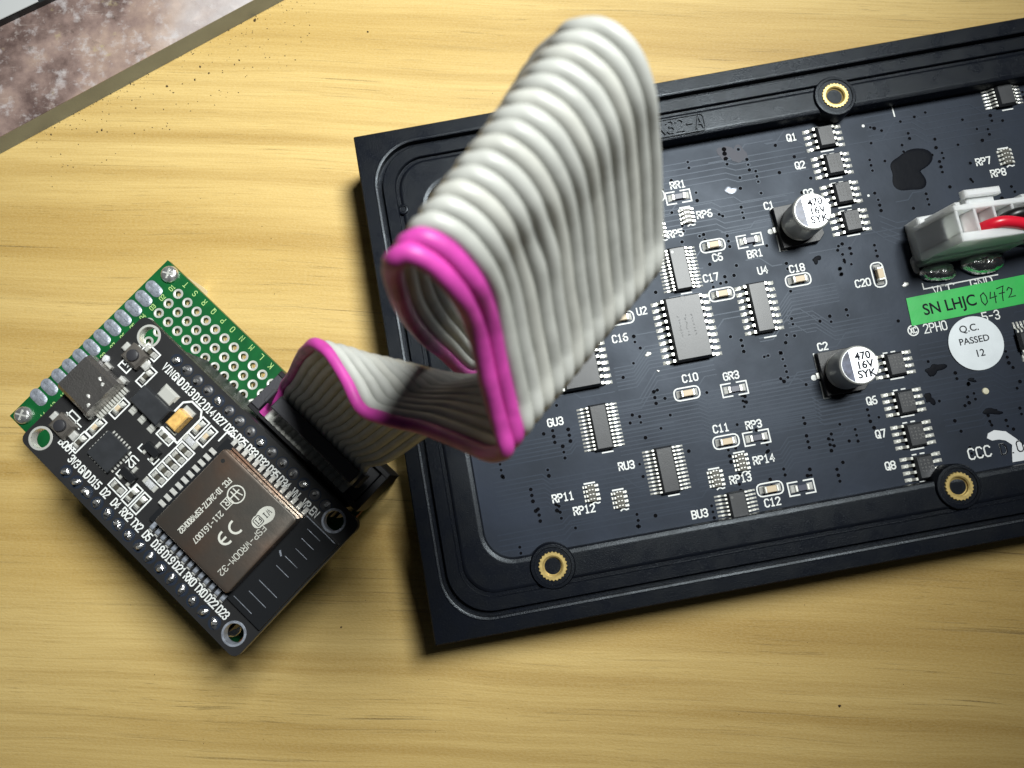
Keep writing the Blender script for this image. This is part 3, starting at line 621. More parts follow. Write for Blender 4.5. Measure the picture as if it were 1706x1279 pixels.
# outer shell with four open cavities: walls built round each cavity
def wall(a0, a1, b0, b1, z0=-.2, z1=ZT1, c=.012):
    p0, p1 = Q(a0, b0), Q(a1, b1); mb.box((p0[0]+p1[0])/2, (p0[1]+p1[1])/2, z0, z1, abs(p1[0]-p0[0]), abs(p1[1]-p0[1]), c)
wall(u0, u1, v0, v0+.10); wall(u0, u1, v1-.16, v1)
edges = [u0] + [(cav[i][0]+cav[i+1][0])/2 for i in range(3)] + [u1]
for i, e in enumerate(edges):
    a0, a1 = (e, e+.055) if i == 0 else ((e-.055, e) if i == 4 else (e-.0275, e+.0275)); wall(a0, a1, v0+.101, v1-.161, -.2, ZT1-.003)
wall(u0+.056, u1-.056, v0+.102, v1-.162, .0, ZT1-.34, 0)
wall(u0+.1, u0+.2, v0-.07, v0, 0, ZT1-.06); wall(u1-.2, u1-.1, v0-.07, v0, 0, ZT1-.06)
mb.build('plug_housing', 'nylon', pcab)
mb = MB()
wall(10.44, 11.17, 3.50, 3.64, ZT1-.14, ZT1-.0, .03); wall(10.52, 11.09, 3.60, 3.755, .1, ZT1-.10, .03)
mb.build('latch', 'nylon', pcab)
for nm, (cu_, cv_), end, lbl in (('wire', cav[1], 0., 'red wire'), ('wire', cav[2], -.28, 'black wire')):
    a = Q(cu_+.02, cv_+.06); zz = ZT1
    pts = [(a[0]-.02, a[1]-.06, zz-.40), (a[0]-.0, a[1]-.06, zz-.22), (a[0]+.08, a[1]-.05, zz-.06), (a[0]+.24, a[1]-.05, zz+.02), (a[0]+.5, a[1]-.10, zz+.03), (a[0]+.9, a[1]-.20, zz+.0), (a[0]+1.6, a[1]-.2, zz-.05), (a[0]+3, a[1]-.1, zz-.0), (a[0]+5, a[1]+.2, zz-.1), (a[0]+7, a[1]+.5, zz-.4), (a[0]+8.6, a[1]+.6, zz-.62)]
    if lbl == 'black wire': pts = [(p[0], p[1] + .04 + .10*min(1, i/4), p[2]+.0) for i, p in enumerate(pts)]
    P_ = [Vector(p) for p in pts]; sm = []
    for i in range(len(P_)-1):
        p0, p1, p2, p3 = P_[max(0, i-1)], P_[i], P_[i+1], P_[min(len(P_)-1, i+2)]
        for k_ in range(6):
            t = k_/6; sm.append(.5*((2*p1) + (p2-p0)*t + (2*p0-5*p1+4*p2-p3)*t*t + (3*p1-p0-3*p2+p3)*t**3))
    sm.append(P_[-1])
    mb = MB(); mb.tube(sm, .105, 16); mb.build(nm, 'red' if lbl[0] == 'r' else 'black', pcab, smooth=60, label=lbl)

# ------------------------------------------------------------------ green prototype board
T2 = -0.7454
eu = Vector((math.cos(T2), math.sin(T2))); ev = Vector((math.sin(T2), -math.cos(T2)))
eo = Vector((-5.838, 2.0832)); UC, VC = 1.6, 1.27
ec = eo + eu*UC + ev*VC
def E(u, v): return (u - UC, VC - v)
GZ, BZ = 1.365, 2.674
proto = thing('prototype_board', 'green perforated prototype board raised on corner standoffs beside the panel', 'prototype board', (ec.x, ec.y, 0), T2)
gu, gv = -1.531, -.632
U0, U1, V0, V1 = -2.16, 3.86, -.955, 3.11
mb = MB(); N = 16; NI, NJ = 20, 14; hp = .254
top = []
def vtx(x, y, z): mb.v.append((*E(x, y), z)); return len(mb.v)-1
for i in range(NI):
    for j in range(NJ):
        cx, cy = gu+i*hp, gv+j*hp
        for z in (GZ, GZ-.16):
            sq, ci = [], []
            for k in range(N):
                t = 2*pi*(k+.5)/N + pi/4 - pi/N; c_, s_ = math.cos(t), math.sin(t); m_ = max(abs(c_), abs(s_))
                sq.append(vtx(cx + hp/2*c_/m_, cy + hp/2*s_/m_, z)); ci.append(vtx(cx + .052*c_, cy + .052*s_, z))
            for k in range(N):
                l = (k+1) % N; mb.f.append((sq[k], sq[l], ci[l], ci[k]))
            if z == GZ: up_ = ci
            else:
                for k in range(N): l = (k+1) % N; mb.f.append((up_[k], up_[l], ci[l], ci[k]))
ga, gb, gc, gd = gu-hp/2, gu+(NI-.5)*hp, gv-hp/2, gv+(NJ-.5)*hp
for z in (GZ, GZ-.16):
    for a0, a1, c0, c1 in ((U0, ga, V0, V1), (gb, U1, V0, V1), (ga, gb, V0, gc), (ga, gb, gd, V1)):
        mb.add([(*E(a0, c0), z), (*E(a1, c0), z), (*E(a1, c1), z), (*E(a0, c1), z)], [(0, 1, 2, 3)])
gboard = None
def fixup(mb):
    me = bpy.data.meshes.new('perforated_sheet'); me.from_pydata(mb.v, [], mb.f); me.materials.append(M['green'])
    import bmesh
    bm = bmesh.new(); bm.from_mesh(me); bmesh.ops.remove_doubles(bm, verts=bm.verts, dist=.0005); bm.normal_update()
    for f in bm.faces:
        zc = f.calc_center_median().z
        if abs(f.normal.z) > .9 and ((zc > GZ-.08) != (f.normal.z > 0)): f.normal_flip()
    bm.to_mesh(me); bm.free(); return me
gboard = put('perforated_sheet', fixup(mb), proto)
mb = MB()
cs = [E(U0, V0), E(U1, V0), E(U1, V1), E(U0, V1)]
mb.add([(*p, GZ-.0005) for p in cs] + [(*p, GZ-.1595) for p in cs], [(0,4,5,1), (2,6,7,3), (3,7,4,0), (1,5,6,2)]); mb.build('board_edge', 'green', gboard)
mb = MB(); p0, p1 = E(U1+.004, V0), E(U1+.004, V1)
mb.box(p0[0], (p0[1]+p1[1])/2, GZ-.15, GZ-.01, .006, abs(p0[1]-p1[1])-.02); mb.build('cut_edge', 'orange', gboard)
# plated holes: each ring its own piece
mb = MB(); mb.loops([[(r*math.cos(2*pi*k/20), r*math.sin(2*pi*k/20), z) for k in range(20)] for r, z in ((.098, .002), (.093, .009), (.062, .009), (.054, .003), (.050, -.15))], False, False)
ringm = mb.mesh('plated_hole', M['lead'], 40)
for i in range(NI):
    for j in range(NJ):
        u, v = gu+i*hp, gv+j*hp
        if (j < 4 and i < 12) or (i < 4): put('plated_hole', ringm, proto, (*E(u, v), GZ))
# oval edge pads
mb = MB(); mb.loops([[(x, y, z) for x, y, _ in rrect(-.19+i_, -.11+i_, .19-i_, .11-i_, .108-i_*.6, 0, 6)] for i_, z in ((0, .002), (.006, .008), (.05, .014))], False, True)
ovm = mb.mesh('edge_pad', M['dull'], 50)
for k in range(12): put('edge_pad', ovm, proto, (*E(-1.945 + .003*k*0 - .007*k, -.388 + k*.263), GZ))
# corner screws with cross slot and standoffs
for u, v in ((-1.915, -.79), (-1.965, 2.915), (3.62, 2.9), (3.62, -.78)):
    x, y = E(u, v)
    if u > 3 and v < 0: pass
    else:
        mb = MB(); mb.lathe(x, y, ((.165, GZ+.003), (.168, GZ+.03), (.15, GZ+.07), (.11, GZ+.092), (.05, GZ+.1)), 24); scw = mb.build('screw_head', 'screw', proto, smooth=60)
        mb = MB()
        for a in (.5, .5+pi/2): mb.stroke([(x-.09*math.cos(a), y-.09*math.sin(a)), (x+.09*math.cos(a), y+.09*math.sin(a))], .03, GZ+.101, .004)
        mb.build('cross_slot', 'lead', scw, kind='stuff')
    mb = MB(); mb.lathe(x, y, ((.14, .003), (.14, GZ-.162)), 6); mb.build('standoff', 'lead', proto)
# pale green lettering
mb = MB()
for k, ch in enumerate('TSRQPONMLK'): mb.text(ch, *E(-1.555 + k*hp*1.01, -.855), .105, GZ+.003, rot=pi, w=.013, sx=.8)
for k, t in enumerate(('01', '02', '03', '04', '05', '06', '07', '08', '09', '10', '11', '12', '13', '14')): mb.text(t, *E(-1.70, -.632 + k*hp), .085, GZ+.003, rot=pi/2, w=.013, sx=.75)
mb.flat('lettering', 'silkg', gboard, kind='stuff')
# female header strips under the controller
mb = MB(); x, y = E(1.778, 0); mb.box(x, y, GZ+.003, GZ+.85, 3.95, .25, .01); mb.build('pin_socket', 'hdr', proto)
mb = MB(); x, y = E(1.778, 2.54); mb.box(x, y, GZ+.003, GZ+.85, 3.95, .25, .01); mb.build('pin_socket', 'hdr', proto)
# shrouded header
mb = MB(); hv0, hv1, hu0, hu1 = -1.03, -.19, 1.27, 3.93
def hb(u0, u1, v0, v1, z0, z1, c=.012):
    a, b2 = E(u0, v0), E(u1, v1); mb.box((a[0]+b2[0])/2, (a[1]+b2[1])/2, z0, z1, abs(a[0]-b2[0]), abs(a[1]-b2[1]), c)
hb(hu0, hu1, hv0, hv1, GZ+.003, GZ+.2, 0); hb(hu0, hu1, hv0, hv0+.09, GZ+.2, 2.24); hb(hu0, hu1, hv1-.09, hv1, GZ+.2, 2.24)
hb(hu1-.12, hu1, hv0+.091, hv1-.091, GZ+.2, 2.24)
mb.build('shrouded_header', 'hdr', proto)
mb = MB(); hb(hu0+.015, hu0+.20, hv0+.092, hv1-.092, GZ+.2, 2.275); mb.build('header_end_wall', 'hdrg', proto)

# ------------------------------------------------------------------ microcontroller board
mcu = thing('microcontroller_board', 'black microcontroller board with silver radio module and USB socket on the green board', 'microcontroller board', (ec.x, ec.y, GZ+.86), T2)
EZ0 = GZ+.86
def zl(z): return z - EZ0
BT = zl(BZ)
mb = MB()
o = rrect(*E(-.985, 2.715), *E(4.20, -.175), .14, 0, 6)
HOLES = [(-.653, .04), (-.725, 2.463), (3.903, 2.444), (3.826, .087)]
# board with four real mounting holes: sheet triangulated round the holes
def board_with_holes():
    import bmesh
    from mathutils.geometry import delaunay_2d_cdt
    pts = [Vector((p[0], p[1])) for p in o]; loops_ = [list(range(len(pts)))]
    for u, v in HOLES:
        s0 = len(pts); c_ = E(u, v)
        for k in range(28): pts.append(Vector((c_[0] + .165*math.cos(2*pi*k/28), c_[1] + .165*math.sin(2*pi*k/28))))
        loops_.append(list(range(s0, s0+28)))
    edges_ = [(l[i], l[(i+1) % len(l)]) for l in loops_ for i in range(len(l))]
    vs, es, fs, _, _, _ = delaunay_2d_cdt(pts, edges_, [], 1, 1e-6)
    def inhole(c): return any((c - Vector(E(u, v))).length < .16 for u, v in HOLES)
    keep = [f for f in fs if not inhole(sum((vs[i] for i in f), Vector((0, 0)))/len(f))]
    n = len(vs); V = [(p.x, p.y, BT) for p in vs] + [(p.x, p.y, BT-.16) for p in vs]; F = [tuple(f) for f in keep] + [tuple(i+n for i in reversed(f)) for f in keep]
    from collections import Counter
    cnt_ = Counter()
    for f in keep:
        for i in range(len(f)): cnt_[tuple(sorted((f[i], f[(i+1) % len(f)])))] += 1
    F += [(a, b2, b2+n, a+n) for (a, b2), c_ in cnt_.items() if c_ == 1]
    q = MB(); q.v, q.f = V, F; return q
ebd = board_with_holes().build('circuit_board', 'mask2', mcu)
for u, v in HOLES:
    x, y = E(u, v); mb = MB(); mb.loops([[(x+r*math.cos(2*pi*k/28), y+r*math.sin(2*pi*k/28), z) for k in range(28)] for r, z in ((.205, BT+.002), (.20, BT+.007), (.166, BT+.007), (.160, BT-.01), (.160, BT-.15))], False, False)
    mb.build('mounting_ring', 'lead' if u < 0 else 'dull', mcu, smooth=40)
# pin header plastic and soldered pins
for v in (0, 2.54):
    mb = MB(); x, y = E(1.778, v); mb.box(x, y, zl(GZ+.862), BT-.163, 3.86, .25, .01); mb.build('pin_header', 'hdr', mcu)
mb = MB(); blob(mb, 0, 0, .002, .075, .07, .05, 3, .15, n=14); pinm = mb.mesh('pin_joint', M['pinsol'], 50)
mb = MB(); blob(mb, 0, 0, .002, .085, .065, .045, 8, .22, n=14); pinm2 = mb.mesh('pin_joint', M['pinsol'], 50)
mb = MB(); mb.lathe(0, 0, ((.092, .002), (.085, .012), (.045, .02)), 16); pinm3 = mb.mesh('pin_joint', M['pinpad'], 50)
mb = MB(); mb.box(0, 0, .0, .12, .048, .048, .012); mb.v = [(x + z*.15, y - z*.1, z) for x, y, z in mb.v]; tipm = mb.mesh('pin_tip', M['screw'])
rp = random.Random(4)
for k in range(15):
    for v in (0, 2.54):
        j = put('pin_joint', (pinm3 if k % 4 else pinm) if v == 0 else (pinm2 if k % 3 else pinm), mcu, (*E(k*.254, v), BT), rp.uniform(0, 3)); put('pin_tip', tipm, j, (rp.uniform(-.012, .012), rp.uniform(-.012, .012), 0))
mb = MB()
for i in range(15):
    for v in (0, 2.54): mb.ring(*E(i*.254, v), BT+.0022, .06, .11, 16)
mb.flat('pin_pads', 'trace', ebd, kind='stuff')
# lettering
sk = MB(); ZE = BT+.004
for k, t in enumerate(('VIN', 'GND', 'D13', 'D12', 'D14', 'D27', 'D26', 'D25', 'D33', 'D32', 'D35', 'D34', 'VN', 'VP', 'EN')): sk.text(t, *E(k*.254 + (.01 if k == 0 else -.06 if k == 14 else 0), .205), .125, ZE, sx=.66, wr=.17, gap=1.35)
for k, t in enumerate(('3V3', 'GND', 'D15', 'D2', 'D4', 'RX2', 'TX2', 'D5', 'D18', 'D19', 'D21', 'RX0', 'TX0', 'D22', 'D23')): sk.text(t, *E(k*.254-.02, 2.335), .125, ZE, sx=.66, wr=.17, gap=1.35)
sk.text('EN', *E(-.60, .60), .11, ZE, sx=.8, wr=.18); sk.text('BOOT', *E(-.30, 2.25), .115, ZE, sx=.75, wr=.18); sk.text('U2', *E(.69, 1.68), .14, ZE, rot=-pi/2, sx=.75, wr=.16)
def ebox(u, v, lu, lv, w=.024, gaps=False):
    x, y = E(u, v)
    sk.stroke([(x-lu/2, y-lv/2), (x+lu/2, y-lv/2), (x+lu/2, y+lv/2), (x-lu/2, y+lv/2), (x-lu/2, y-lv/2)], w, ZE)
VERT = [(-.12, 1.22), (-.173, 1.70), (-.188, 2.06), (-.175, .545), (1.10, .535), (1.305, .545), (1.092, 2.055), (1.29, 2.055)]
HORI = [(-.581, 1.852), (-.569, .664), (-.419, .204), (.796, 1.015), (1.206, .955), (1.204, 1.107), (1.2, 1.259), (1.2, 1.411), (1.2, 1.563), (.823, 2.136)]
for u, v in VERT: ebox(u, v, .155, .345)
for i, (u, v) in enumerate(HORI): ebox(u, v, .30 if i > 1 else .2, .150 if i > 1 else .14)
o2 = [E(*p) for p in ((.60, .96), (1.02, .96), (1.02, .42), (.93, .31), (.70, .31), (.60, .42), (.60, .96))]; sk.stroke(o2, .032, ZE)
for u, v, s in ((.80, 1.3, 1), (.84, 1.84, 1)):
    sk.stroke([E(u-.2, v+.07), E(u-.2, v+.16), E(u-.1, v+.16)], .022, ZE); sk.stroke([E(u+.05, v+.17), E(u+.19, v+.17), E(u+.19, v+.05)], .022, ZE)
sk.stroke([E(-.70, .32), E(-.35, .42)], .02, ZE); sk.stroke([E(-.66, .26), E(-.30, .34)], .02, ZE); sk.stroke([E(-.72, 1.92), E(-.36, 1.92)], .02, ZE); sk.stroke([E(-.72, 1.87), E(-.36, 1.87)], .02, ZE)
sk.stroke([E(1.50, .46), E(1.50, .25), E(1.68, .25)], .026, ZE)
sk.stroke([E(.55, 1.60), E(.55, 1.60+.001)], .05, ZE)
sk.flat('silkscreen', 'silk', ebd, kind='stuff')
# USB socket
mb = MB(); x, y = E(-.655, 1.232); USBW, USBL = .735, .70; h_ = .325
def usb_loop(ix, z, g): return [(x+ix, y + a*(USBW/2-g), BT + b2) for a, b2 in ((-1, .07), (-1, z-.07), (-.86, z), (.86, z), (1, z-.07), (1, .07), (.86, .004), (-.86, .004))]
sh = [[(x+dx, y + a*(USBW/2-g), BT + .004 + b2*(h_-2*g) + g) for a, b2 in ((-1, .22), (-1, .78), (-.82, 1), (.82, 1), (1, .78), (1, .22), (.82, 0), (-.82, 0))] for dx, g in ((USBL/2, .0), (-USBL/2, 0), (-USBL/2, .03), (USBL/2-.1, .03))]
mb.loops(sh, True, True); us = mb.build('usb_socket', 'usb', mcu)
mb = MB(); mb.box(x-.05, y, BT+.13, BT+.2, USBL-.2, USBW*.7, .01); mb.build('contact_tongue', 'hdr', us)
mb = MB()
for s in (-1, 1): mb.box(x+.27, y+s*(USBW/2+.035), BT+.002, BT+.12, .14, .07, .02); mb.box(x-.1, y+s*(USBW/2+.03), BT+.002, BT+.1, .14, .05, .02)
for a, b2 in ((.17, -.10), (.20, .19), (.1, .22), (.28, -.2)): blob(mb, x+a, y+b2, BT+h_-.002, .035, .03, .02, int(a*99), .3, n=12)
mb.build('solder_tabs', 'solder', us, kind='stuff')
mb = MB()
for k in range(12): mb.box(x+USBL/2+.055, y + (k-5.5)*.056, BT+.002, BT+.05, .11, .034, .008)
mb.build('usb_contacts', 'lead', us, kind='stuff')
mb = MB(); blob(mb, *E(-.90, .80), BT, .055, .08, .05, 4, .2, n=14); mb.build('solder_tab', 'nylon', us, smooth=60)
# push buttons
for u, v in ((-.534, .415), (-.562, 2.043)):
    x, y = E(u, v); mb = MB(); mb.box(x, y, BT+.004, BT+.14, .36, .30, .04); bt_ = mb.build('push_button', 'btn', mcu)
    mb = MB(); mb.lathe(x, y, ((.105, BT+.14), (.102, BT+.158), (.095, BT+.185), (.085, BT+.19)), 22); mb.build('button_knob', 'knob', bt_, smooth=40)
    mb = MB()
    for s in (-1, 1): mb.box(x+s*.24, y+.0, BT+.003, BT+.07, .12, .14, .02)
    mb.build('button_terminals', 'solder', bt_, kind='stuff')
# regulator
mb = MB(); x, y = E(.29, .80); mb.box(x, y, BT+.01, BT+.17, .66, .36, .02, taper=.01); rg = mb.build('voltage_regulator', 'chip', mcu)
mb = MB(); mb.box(*E(.335, .515), BT+.006, BT+.06, .30, .20, .02); mb.box(*E(.335, .46), BT+.003, BT+.04, .34, .14, .02)
for u in (.085, .305, .53): mb.box(*E(u, 1.02), BT+.006, BT+.05, .10, .12, .012); mb.box(*E(u, 1.09), BT+.003, BT+.03, .12, .12, .012)
mb.build('tabs', 'lead', rg, kind='stuff')
# USB bridge chip
mb = MB(); x, y = E(.30, 1.82); mb.box(x, y, BT+.005, BT+.085, .50, .50, .008); q_ = mb.build('chip', 'chip', mcu, label='square black chip')
mb = MB()
for k in range(7):
    mb.box(x-.19+k*.063, y+.265, BT+.002, BT+.012, .03, .05); mb.box(x+.265, y-.19+k*.063, BT+.002, BT+.012, .05, .03); mb.box(x-.265, y-.19+k*.063, BT+.002, BT+.012, .05, .03); mb.box(x-.19+k*.063, y-.265, BT+.002, BT+.012, .03, .05)
mb.build('leads', 'lead', q_, kind='stuff')
# tantalum capacitor
mb = MB(); x, y = E(.80, .655); mb.box(x, y, BT+.02, BT+.19, .235, .34, .02, taper=.012); tc_ = mb.build('tantalum_capacitor', 'tant', mcu)
mb = MB(); mb.box(x, y+.20, BT+.003, BT+.06, .22, .10, .02); mb.box(x, y-.2, BT+.003, BT+.05, .22, .08, .02); mb.build('end_caps', 'lead', tc_, kind='stuff')
sv = two_end(.17, .085, .06, .045, 'smd', .04); svc = two_end(.17, .085, .075, .045, 'cer', .04)
for i, (u, v) in enumerate(VERT): passive('capacitor' if i in (0, 1, 4, 5) else 'resistor', svc if i in (0, 1, 4, 5) else sv, (*E(u, v), BT), pi/2, mcu)
for i, (u, v) in enumerate(HORI):
    if i > 1: passive('resistor', sv, (*E(u, v), BT), 0, mcu)
for u, v in ((.82, 1.30), (.83, 1.85)):
    mb = MB(); x, y = E(u, v); mb.box(x, y, BT+.02, BT+.11, .29, .13, .012); t_ = mb.build('transistor', 'chip2', mcu)
    mb = MB(); mb.box(x, y+.11, BT+.002, BT+.04, .06, .1, .01); mb.box(x-.09, y-.11, BT+.002, BT+.04, .06, .1, .01); mb.box(x+.09, y-.11, BT+.002, BT+.04, .06, .1, .01); mb.build('leads', 'lead', t_, kind='stuff')
for u, v, s in ((1.19, 1.73, 1), (1.17, .79, 1)):
    mb = MB(); x, y = E(u, v); mb.box(x, y, BT+.004, BT+.05, .17, .11, .015); l_ = mb.build('indicator_lamp', 'nylon', mcu)
    mb = MB(); mb.box(x-.11, y, BT+.002, BT+.03, .07, .11, .01); mb.box(x+.11, y, BT+.002, BT+.03, .07, .11, .01); mb.build('end_caps', 'lead', l_, kind='stuff')
# radio module
mb = MB(); a, b2 = E(1.60, 2.10), E(4.17, .30)
mb.box((a[0]+b2[0])/2, (a[1]+b2[1])/2, BT+.003, BT+.085, b2[0]-a[0], b2[1]-a[1]); rm = mb.build('module_board', 'chip2', mcu)
MT = BT+.085
mb = MB(); x, y = E(2.605, 1.185)
L_ = lambda hx, hy, z: [(p[0], p[1], z) for p in rrect(x-hx, y-hy, x+hx, y+hy, .05, 0, 3)]
mb.loops([L_(.835, .79, MT+.002), L_(.835, .79, MT+.235), L_(.825, .78, MT+.25), L_(.81, .765, MT+.254)]); shd = mb.build('shield_can', 'tin', mcu, smooth=30)
mb = MB(); mb.stroke([E(1.80, .365), E(3.42, .365)], .03, MT+.004, .03); mb.build('shield_lip', 'tin', shd)
mb = MB(); mb.disc(*E(1.90, .56), MT+.2555, .035, 14); mb.flat('shield_hole', 'dark', shd)
mb = MB(); mb.box(0, 0, .0, .014, .075, .13, .008); pad_v = mb.mesh('solder_pad', M['solder']); mb = MB(); mb.box(0, 0, .0, .014, .13, .075, .008); pad_h = mb.mesh('solder_pad', M['solder']); mb = MB(); mb.box(0, 0, .0, .014, .075, .12, .008); pad_g = mb.mesh('solder_pad', M['dull'])
for k in range(14): put('solder_pad', pad_v, mcu, (*E(1.742 + k*.127, .275), MT+.001)); put('solder_pad', pad_g, mcu, (*E(1.742 + k*.127, 2.125), MT+.001))
for k in range(10): put('solder_pad', pad_h, mcu, (*E(1.585, .63 + k*.128), MT+.001))
mb = MB()
for k in range(14):
    for v in (2.19,): mb.box(*E(1.742 + k*.127, v), BT+.002, BT+.06, .07, .10, .02)
mb.build('pad_fillets', 'solder', rm, kind='stuff')
# etched marking on the shield
mb = MB(); ZM = MT+.2556; r9 = -pi/2
def S(u, v): return E(u, v)
mb.text('ESP-WROOM-32', *S(3.14, 1.33), .095, ZM, rot=r9, sx=.95, wr=.13); mb.text('FCC ID:2AC7Z-ESPWROOM32', *S(2.20, 1.25), .085, ZM, rot=r9, sx=.62, wr=.17)
mb.text('211-161007', *S(2.48, 1.45), .085, ZM, rot=r9, sx=.8, wr=.16); mb.text('R', *S(2.42, .98), .1, ZM, rot=r9, sx=.9, wr=.14)
bx = [S(2.36, .90), S(2.36, 1.06), S(2.50, 1.06), S(2.50, .90), S(2.36, .90)]; mb.stroke(bx, .014, ZM)
x, y = S(2.44, .785); mb.ring(x, y, ZM, .13, .15, 28); mb.stroke([(x-.09, y-.03), (x+.09, y-.03)], .02, ZM); mb.stroke([(x-.02, y-.10), (x-.02, y+.08)], .02, ZM); mb.stroke([(x-.1, y+.03), (x-.02, y+.03), (x+.08, y+.06)], .018, ZM)
# CE
x, y = S(2.80, 1.14)
def arc(cx, cy, r, a0, a1, n=14): return [(cx + r*math.cos(a0+(a1-a0)*i/n), cy + r*math.sin(a0+(a1-a0)*i/n)) for i in range(n+1)]
mb.stroke(arc(x, y, .105, 0.1, -pi-.1), .036, ZM); 
for dd in (0,): pass
x2, y2 = S(2.80, 1.37); mb.stroke(arc(x2, y2, .105, 0.1, -pi-.1), .036, ZM)
E_ = None
mb.stroke([(x2, y2-.09), (x2, y2-.0)], .034, ZM)
mb.flat('etched_marking', 'etch', shd, kind='stuff')
mb = MB(); x, y = S(3.02, .72); mb.add(blobloop(x, y+.02, ZM, .13, .17, 24, 2, .05), [tuple(range(24))]); mb.add([(p[0], p[1]-.13, p[2]+.0006) for p in blobloop(x-.02, y, ZM, .10, .10, 20, 5, .04)], [tuple(range(20))]); mb.flat('wireless_badge', 'etch', shd, kind='stuff')
mb = MB(); bx = [(p[0], p[1]) for p in rrect(x-.09, y-.18, x+.05, y-.05, .02, 0, 2)]; bx.append(bx[0]); mb.stroke(bx, .014, ZM+.0012); mb.text('Fi', x-.02, y-.115, .075, ZM+.0012, rot=r9, sx=.7, w=.014); mb.text('Wi', x, y+.06, .09, ZM+.0012, rot=r9, sx=.9, w=.014); mb.flat('badge_lettering', 'dark', shd, kind='stuff')
# antenna meander marks
mb = MB()
for k, (v, a, b3) in enumerate(((.45, 3.62, 3.9), (.62, 3.66, 3.92), (.80, 3.70, 3.95), (1.0, 3.66, 3.93), (1.2, 3.66, 3.93), (1.55, 3.62, 4.02), (1.78, 3.62, 4.0), (2.0, 3.5, 3.9))): mb.stroke([E(a, v), E(b3, v)], .010, MT+.002)
mb.stroke([E(3.54, 1.0), E(3.60, 1.04)], .03, MT+.002); mb.stroke([E(3.46, .312), E(4.1, .312)], .016, MT+.002)
mb.flat('antenna_trace', 'dull', rm, kind='stuff')

# ------------------------------------------------------------------ ribbon cable
def elw(u, v, z): p = eo + eu*u + ev*v; return Vector((p.x, p.y, z))
def plw(u, v, z): p = pw @ Vector((*P(u, v), z)); return p
Rc = cam.matrix_world.to_3x3()
def ray(x, y, z):
    d = Rc @ Vector(((x-853)/FPX, -(y-639.5)/FPX, -1)); t = (z-CAM_H)/d.z; return Vector((0, 0, CAM_H)) + d*t
ST = [  # near (pink) edge and far edge of the ribbon, station by station
    (elw(1.57, -.27, 2.22), elw(3.475, -.27, 2.22)), (elw(1.58, -.42, 2.24), elw(3.485, -.42, 2.24)), (elw(1.66, -.62, 2.50), elw(3.565, -.62, 2.50)), (elw(1.70, -.82, 2.69), elw(3.605, -.82, 2.69)),
    (elw(1.70, -.95, 2.85), elw(3.605, -.95, 2.85))]
WAY = RIBBON = [
    (484, 628, 641, 765, 3.6), (500, 597, 705, 722, 5.2), (513, 581, 755, 684, 6.4), (527, 573, 798, 650, 6.75), (548, 587, 830, 648, 6.85), (577, 632, 862, 634, 6.92), (603, 681, 890, 612, 7.0), (640, 697, 915, 590, 7.12), (700, 711, 955, 556, 7.35), (770, 737, 1015, 515, 7.85),
    (820, 757, 1062, 472, 8.3), (842, 745, 1090, 440, 8.6), (832, 705, 1092, 400, 8.75), (815, 640, 1089, 330, 9.1), (792, 545, 1082, 230, 9.6), (760, 482, 1072, 140, 10.05), (715, 436, 1044, 80, 10.25), (680, 422, 1002, 48, 10.3), (661, 430, 962, 48, 10.25), (656, 448, 935, 66, 10.0),
    (662, 486, 895, 105, 9.5), (688, 538, 873, 224, 8.3), (735, 585, 872, 330, 6.8), (790, 613, 900, 410, 4.8)]
for x0, y0, x1, y1, z in WAY:
    a, c_ = ray(x0, y0, z), ray(x1, y1, z); d = c_-a; ST.append((a, a + d.normalized()*min(2.05, max(1.87, d.length))))
for q in ((2.25, 3.2), (2.5, 2.95)): ST.append((plw(q[0], 2.9+.95, q[1]), plw(q[0], 2.9-.95, q[1])))
ST.append((plw(2.9, 2.9+.95, 2.75), plw(2.9, 2.9-.95, 2.75))); ST.append((plw(3.2, 2.9+.95, 2.72), plw(3.2, 2.9-.95, 2.72)))
def spline(pts, sub=7):
    out = []; n = len(pts)
    for i in range(n-1):
        p0 = pts[i-1] if i else pts[0]*2-pts[1]; p1, p2 = pts[i], pts[i+1]; p3 = pts[i+2] if i+2 < n else pts[-1]*2-pts[-2]
        t0 = 0; t1 = t0 + max(1e-3, (p1-p0).length**.5); t2 = t1 + max(1e-3, (p2-p1).length**.5); t3 = t2 + max(1e-3, (p3-p2).length**.5)
        for k in range(sub):
            t = t1 + (t2-t1)*k/sub
            a1 = p0*((t1-t)/(t1-t0)) + p1*((t-t0)/(t1-t0)); a2 = p1*((t2-t)/(t2-t1)) + p2*((t-t1)/(t2-t1)); a3 = p2*((t3-t)/(t3-t2)) + p3*((t-t2)/(t3-t2))
            b1 = a1*((t2-t)/(t2-t0)) + a2*((t-t0)/(t2-t0)); b2_ = a2*((t3-t)/(t3-t1)) + a3*((t-t1)/(t3-t1))
            out.append(b1*((t2-t)/(t2-t1)) + b2_*((t-t1)/(t2-t1)))
    out.append(pts[-1]); return out
near = spline([s[0] for s in ST]); far = spline([s[1] for s in ST])
rb0 = elw(2.65, -.6, 2.0)
rib = thing('ribbon_cable', 'grey flat ribbon cable with pink edge wires looping from controller to panel', 'ribbon cable', rb0, T2)
inv = (Matrix.Translation(rb0) @ Matrix.Rotation(T2, 4, 'Z')).inverted()
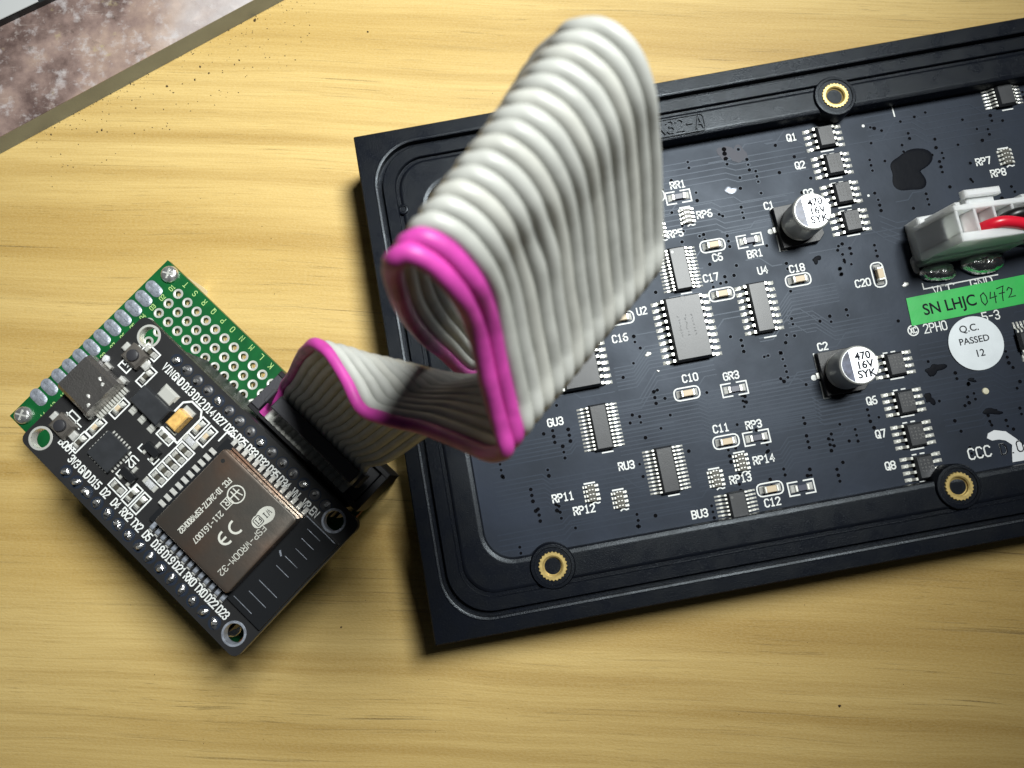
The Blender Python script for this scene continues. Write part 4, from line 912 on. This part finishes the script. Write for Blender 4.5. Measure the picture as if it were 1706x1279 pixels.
for i in range(16):
    t = i/15; mb = MB(); pth = []
    for k, (a, b2) in enumerate(zip(near, far)):
        p = a*(1-t) + b2*t; kk = min(max(k, 1), len(near)-2)
        nrm = (b2-a).cross((near[kk+1]-near[kk-1])*(1-t) + (far[kk+1]-far[kk-1])*t).normalized()
        ns = wnoise.noise((k*.11, i*.45, 3.1))*.013 + wnoise.noise((k*.31, i*1.7, 7.7))*.004
        dent = .05*math.exp(-((k-137)/4.)**2 - ((i-4.5)/1.6)**2) - .03*math.exp(-((k-133)/3.)**2 - ((i-5.5)/1.3)**2)
        pth.append(inv @ (p + nrm*(ns*min(1, max(0, (k-24)/10)) - dent)))
    mb.tube(pth, .0745, 12)
    kw = dict(label='pink edge wire') if i < 2 else {}
    w_ = mb.build('wire', 'pink' if i < 2 else ('grey', 'grey_b', 'grey_c')[(i*7) % 3], rib, smooth=60, **kw)
    if i == 1:                                                     # the second wire is dyed only along the big loop
        w_.data.materials.append(M['grey']); w_['label'] = 'wire dyed pink along the loop'
        for p in w_.data.polygons:
            st = min(p.vertices)//12/7
            if not 15.2 < st < 24: p.material_index = 1
# connector on the controller end
def eb(mb, u0, u1, v0, v1, z0, z1, c=.012):
    a, b2 = inv @ elw(u0, v0, z0), inv @ elw(u1, v1, z1); mb.box((a.x+b2.x)/2, (a.y+b2.y)/2, a.z, b2.z, abs(a.x-b2.x), abs(a.y-b2.y), c)
mb = MB(); eb(mb, 1.52, 3.78, -.93, -.24, 1.6, 2.14); idc = mb.build('connector_body', 'hdr', rib)
mb = MB(); eb(mb, 1.78, 3.60, -.79, -.545, 2.72, 2.84, .02); eb(mb, 1.60, 1.66, -.80, -.54, 2.45, 2.80); eb(mb, 3.66, 3.72, -.80, -.54, 2.45, 2.80); mb.build('strain_relief_bar', 'hdrg', rib)
# connector on the panel end
ip = Matrix.Rotation(TH - T2, 4, 'Z')
mb = MB(); c0 = inv @ plw(2.9, 2.9, 2.25)
mb.box(c0.x, c0.y, c0.z-.55, c0.z+.42, .62, 2.25, .015, rot=TH - T2); mb.build('connector_body', 'hdr', rib)
mb = MB(); mb.box(c0.x, c0.y, c0.z+.57, c0.z+.70, .25, 2.1, .015, rot=TH - T2); mb.build('strain_relief_bar', 'hdrg', rib)
